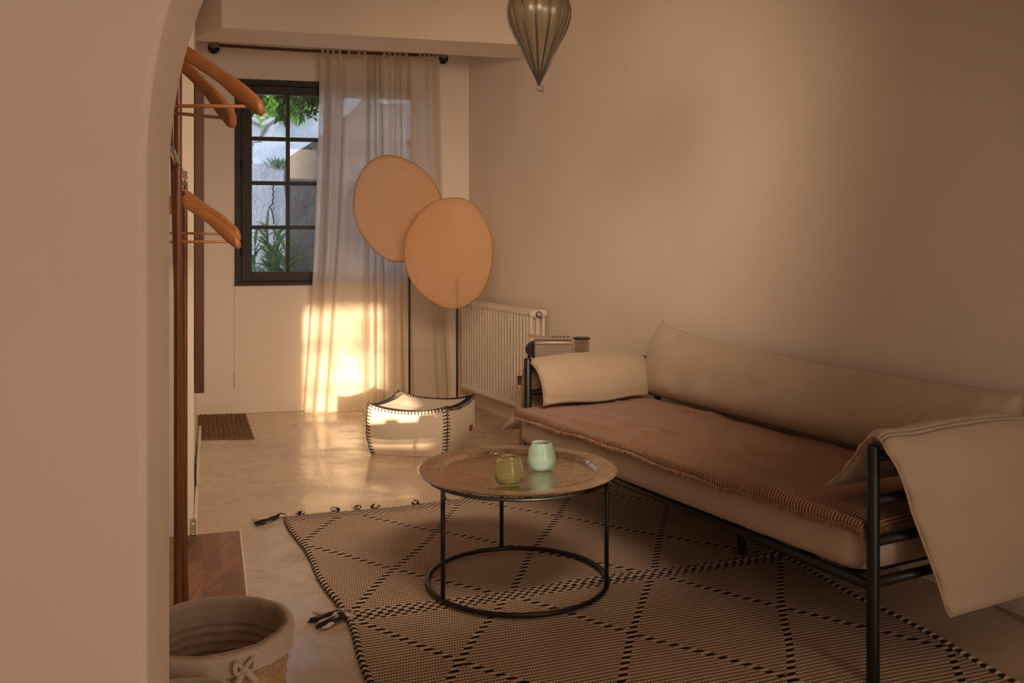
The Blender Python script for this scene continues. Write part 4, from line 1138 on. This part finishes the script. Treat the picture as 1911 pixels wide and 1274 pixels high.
# ------------------------------------------------------------------ baskets
def basket(label, c, rr, h, rz, bow=None, sy=1.0, seed=0):
    t = thing('laundry_basket', label, 'basket', (c[0], c[1], rz), 'lined wicker baskets by the arch')
    NST = 14; NRW = int(h/.017)
    def rad(z): return rr*(.80+.20*(z/h)**.8)
    mb = MB()
    def body(inner):
        def f(u, v):
            z = h*v; w = 2*PI*u; r = rad(z)
            row = v*NRW; ri = math.floor(row); st = u*NST
            wv = math.sin(PI*st + (ri % 2)*PI)
            tw = abs(math.sin(PI*row))
            r += .004*tw + .004*wv*tw*(1 if not inner else -1)
            if inner: r -= .012
            return Vector((c[0]+r*math.cos(w), c[1]+r*math.sin(w), rz+.002+z))
        return f
    mb.grid(body(False), 168, NRW*6, cu=True); obj('woven_wall', mb, WICK, t)
    for k in range(NST):
        mb = MB(); w = 2*PI*k/NST; mb.tube([Vector((c[0]+(rad(h*i/8)+.002)*math.cos(w), c[1]+(rad(h*i/8)+.002)*math.sin(w), rz+h*i/8)) for i in range(9)], .006, 6); obj('stake', mb, WICK, t)
    mb = MB(); mb.lathe([(0,.004),(rad(0),.004),(rad(0),.012),(0,.012)], (c[0],c[1],rz), 48); obj('basket_bottom', mb, WICK, t)
    def dr(w): return .004*math.sin(w*9+seed)+.003*math.sin(w*17)
    mb = MB()
    def lin(u, v):
        w = 2*PI*u; 
        if v < .12: r = (rad(0)-.02)*v/.12; z = .02
        else: z = .02+(h-.01)*(v-.12)/.88; r = rad(z)-.010 + (.006*abs(math.sin(PI*z/.024)) - .007*math.exp(-(((u*9)%1-.5)/.05)**2))*(1 if z < h*.82 else .2) + dr(w)*.4 - .002
        return Vector((c[0]+r*math.cos(w), c[1]+r*math.sin(w), rz+z))
    mb.grid(lin, 120, 90, cu=True); ln_ = obj('cloth_liner', mb, LINER, t)
    mb = MB()
    def rim(u, v):
        w = 2*PI*u; drop = .052+.006*math.sin(w*3+seed)
        if v < .25: a = v/.25; r = rad(h)-.010+.004*a; z = h-.004+.012*a
        elif v < .45: a = (v-.25)/.2*PI/2; r = rad(h)-.006+.018*math.sin(a); z = h+.008-.006*(1-math.cos(a))
        else: a = (v-.45)/.55; z = h+.002-drop*a; r = rad(min(h,z))+.0125+.002*math.sin(w*23)*a + .001
        return Vector((c[0]+(r+dr(w)*.3)*math.cos(w), c[1]+(r+dr(w)*.3)*math.sin(w), rz+z))
    mb.grid(rim, 160, 20, cu=True); rm = obj('liner_cuff', mb, LINR, t)
    if bow is not None:
        w = bow; r = rad(h)+.020; o0 = Vector((c[0]+r*math.cos(w), c[1]+r*math.sin(w), rz+h-.028)); out = Vector((math.cos(w), math.sin(w), 0)); sd_ = Vector((-math.sin(w), math.cos(w), 0))
        mb = MB()
        def rib(pts, wd_=.008):
            pts = [Vector(p) for p in pts]; n = len(pts); vs = []
            for i, p in enumerate(pts):
                tg = (pts[min(i+1,n-1)]-pts[max(i-1,0)]).normalized(); s_ = tg.cross(out).normalized()*wd_; vs += [p-s_+out*.001, p+s_+out*.001, p+s_+out*.004, p-s_+out*.004]
            fs = []
            for i in range(n-1):
                for k in range(4): l = (k+1)%4; fs.append((i*4+k, i*4+l, (i+1)*4+l, (i+1)*4+k))
            fs += [(0,1,2,3),(4*n-4,4*n-3,4*n-2,4*n-1)]; mb.add(vs, fs)
        for sg in (-1,1):
            rib([o0 + sd_*sg*(.022*math.sin(PI*i/12)**.8+.012*(i/12)*(1-i/12)) + Vector((0,0,.028*math.sin(2*PI*i/12*.5)*math.cos(PI*i/12)*1.0+.012*math.sin(PI*i/12))) + out*.006*math.sin(PI*i/12) for i in range(13)], .005)
            rib([o0 + sd_*sg*(.034*i/8) - Vector((0,0,(.052 if sg<0 else .040)*i/8)) + out*.004 for i in range(9)], .007)
        mb.tube([o0-Vector((0,0,.008))+out*.004, o0+Vector((0,0,.008))+out*.004], .008, 10)
        obj('bow', mb, LINR, t)
    return t
basket('larger wicker basket with white cloth liner and bow by the arch', (-.774,2.352), .192, .345, .0, bow=math.radians(-52), seed=1)
basket('smaller lined wicker basket at the bottom left corner, in front of the larger', (-.722,1.950), .140, .335, .0, seed=3)

# ------------------------------------------------------------------ hanging lantern
lc = Vector((X(1006,3.35), 3.35, 0)); z_ = lambda y: Z(y,3.35)
t = thing('hanging_lantern', 'balloon-shaped smoked glass lantern with black wire ribs', 'lantern', (lc.x,lc.y,z_(158)))
pr = [(.002,z_(157)),(.007,z_(150)),(.024,z_(134)),(.046,z_(112)),(.070,z_(88)),(.092,z_(68)),(.108,z_(50)),(.1175,z_(34)),(.119,z_(22)),(.114,z_(8)),(.102,z_(-6)),(.080,z_(-20)),(.052,z_(-30)),(.040,z_(-36))]
def crv(v):
    p = catm(pr, v); return p
NB = 14
mb = MB(); mb.grid(lambda u, v: (lambda p: Vector((lc.x+(p.x*(.965+.035*abs(math.sin(NB/2*2*PI*u))))*math.cos(2*PI*u+.1), lc.y+(p.x*(.965+.035*abs(math.sin(NB/2*2*PI*u))))*math.sin(2*PI*u+.1), p.y)))(crv(v)), 192, 60, cu=True)
obj('glass_globe', mb, LANT, t)
for k in range(NB):
    w = 2*PI*k/NB+.1; mb = MB(); mb.tube([Vector((lc.x+(crv(i/40).x*.975+.0008)*math.cos(w), lc.y+(crv(i/40).x*.975+.0008)*math.sin(w), crv(i/40).y)) for i in range(41)], .0034, 6); obj('wire_rib', mb, BLACK, t)
mb = MB(); zc = z_(164.5); mb.tube([Vector((lc.x+.004-.005*math.sin(2*PI*i/24)+.012*math.cos(2*PI*i/24), lc.y, zc+.0115*math.sin(2*PI*i/24))) for i in range(24)], .0022, 6, closed=True)
mb.lathe([(0,0),(.003,0),(.006,.02),(0,.02)], (lc.x,lc.y,z_(158)), 12); obj('finial_ring', mb, BLACK, t)
mb = MB(); zt = z_(-36); mb.lathe([(.042,0),(.046,.004),(.03,.03),(.012,.045),(.006,.05)], (lc.x,lc.y,zt), 32); obj('cap', mb, BLACK, t)
mb = MB(); mb.tube([(lc.x,lc.y,zt+.045),(lc.x,lc.y,CE-.02)], .003, 8); obj('suspension_cord', mb, BLACK, t)
mb = MB(); mb.lathe([(0,0),(.045,0),(.05,.02),(0,.02)], (lc.x,lc.y,CE-.0205), 32); obj('ceiling_rose', mb, BLACK, t)
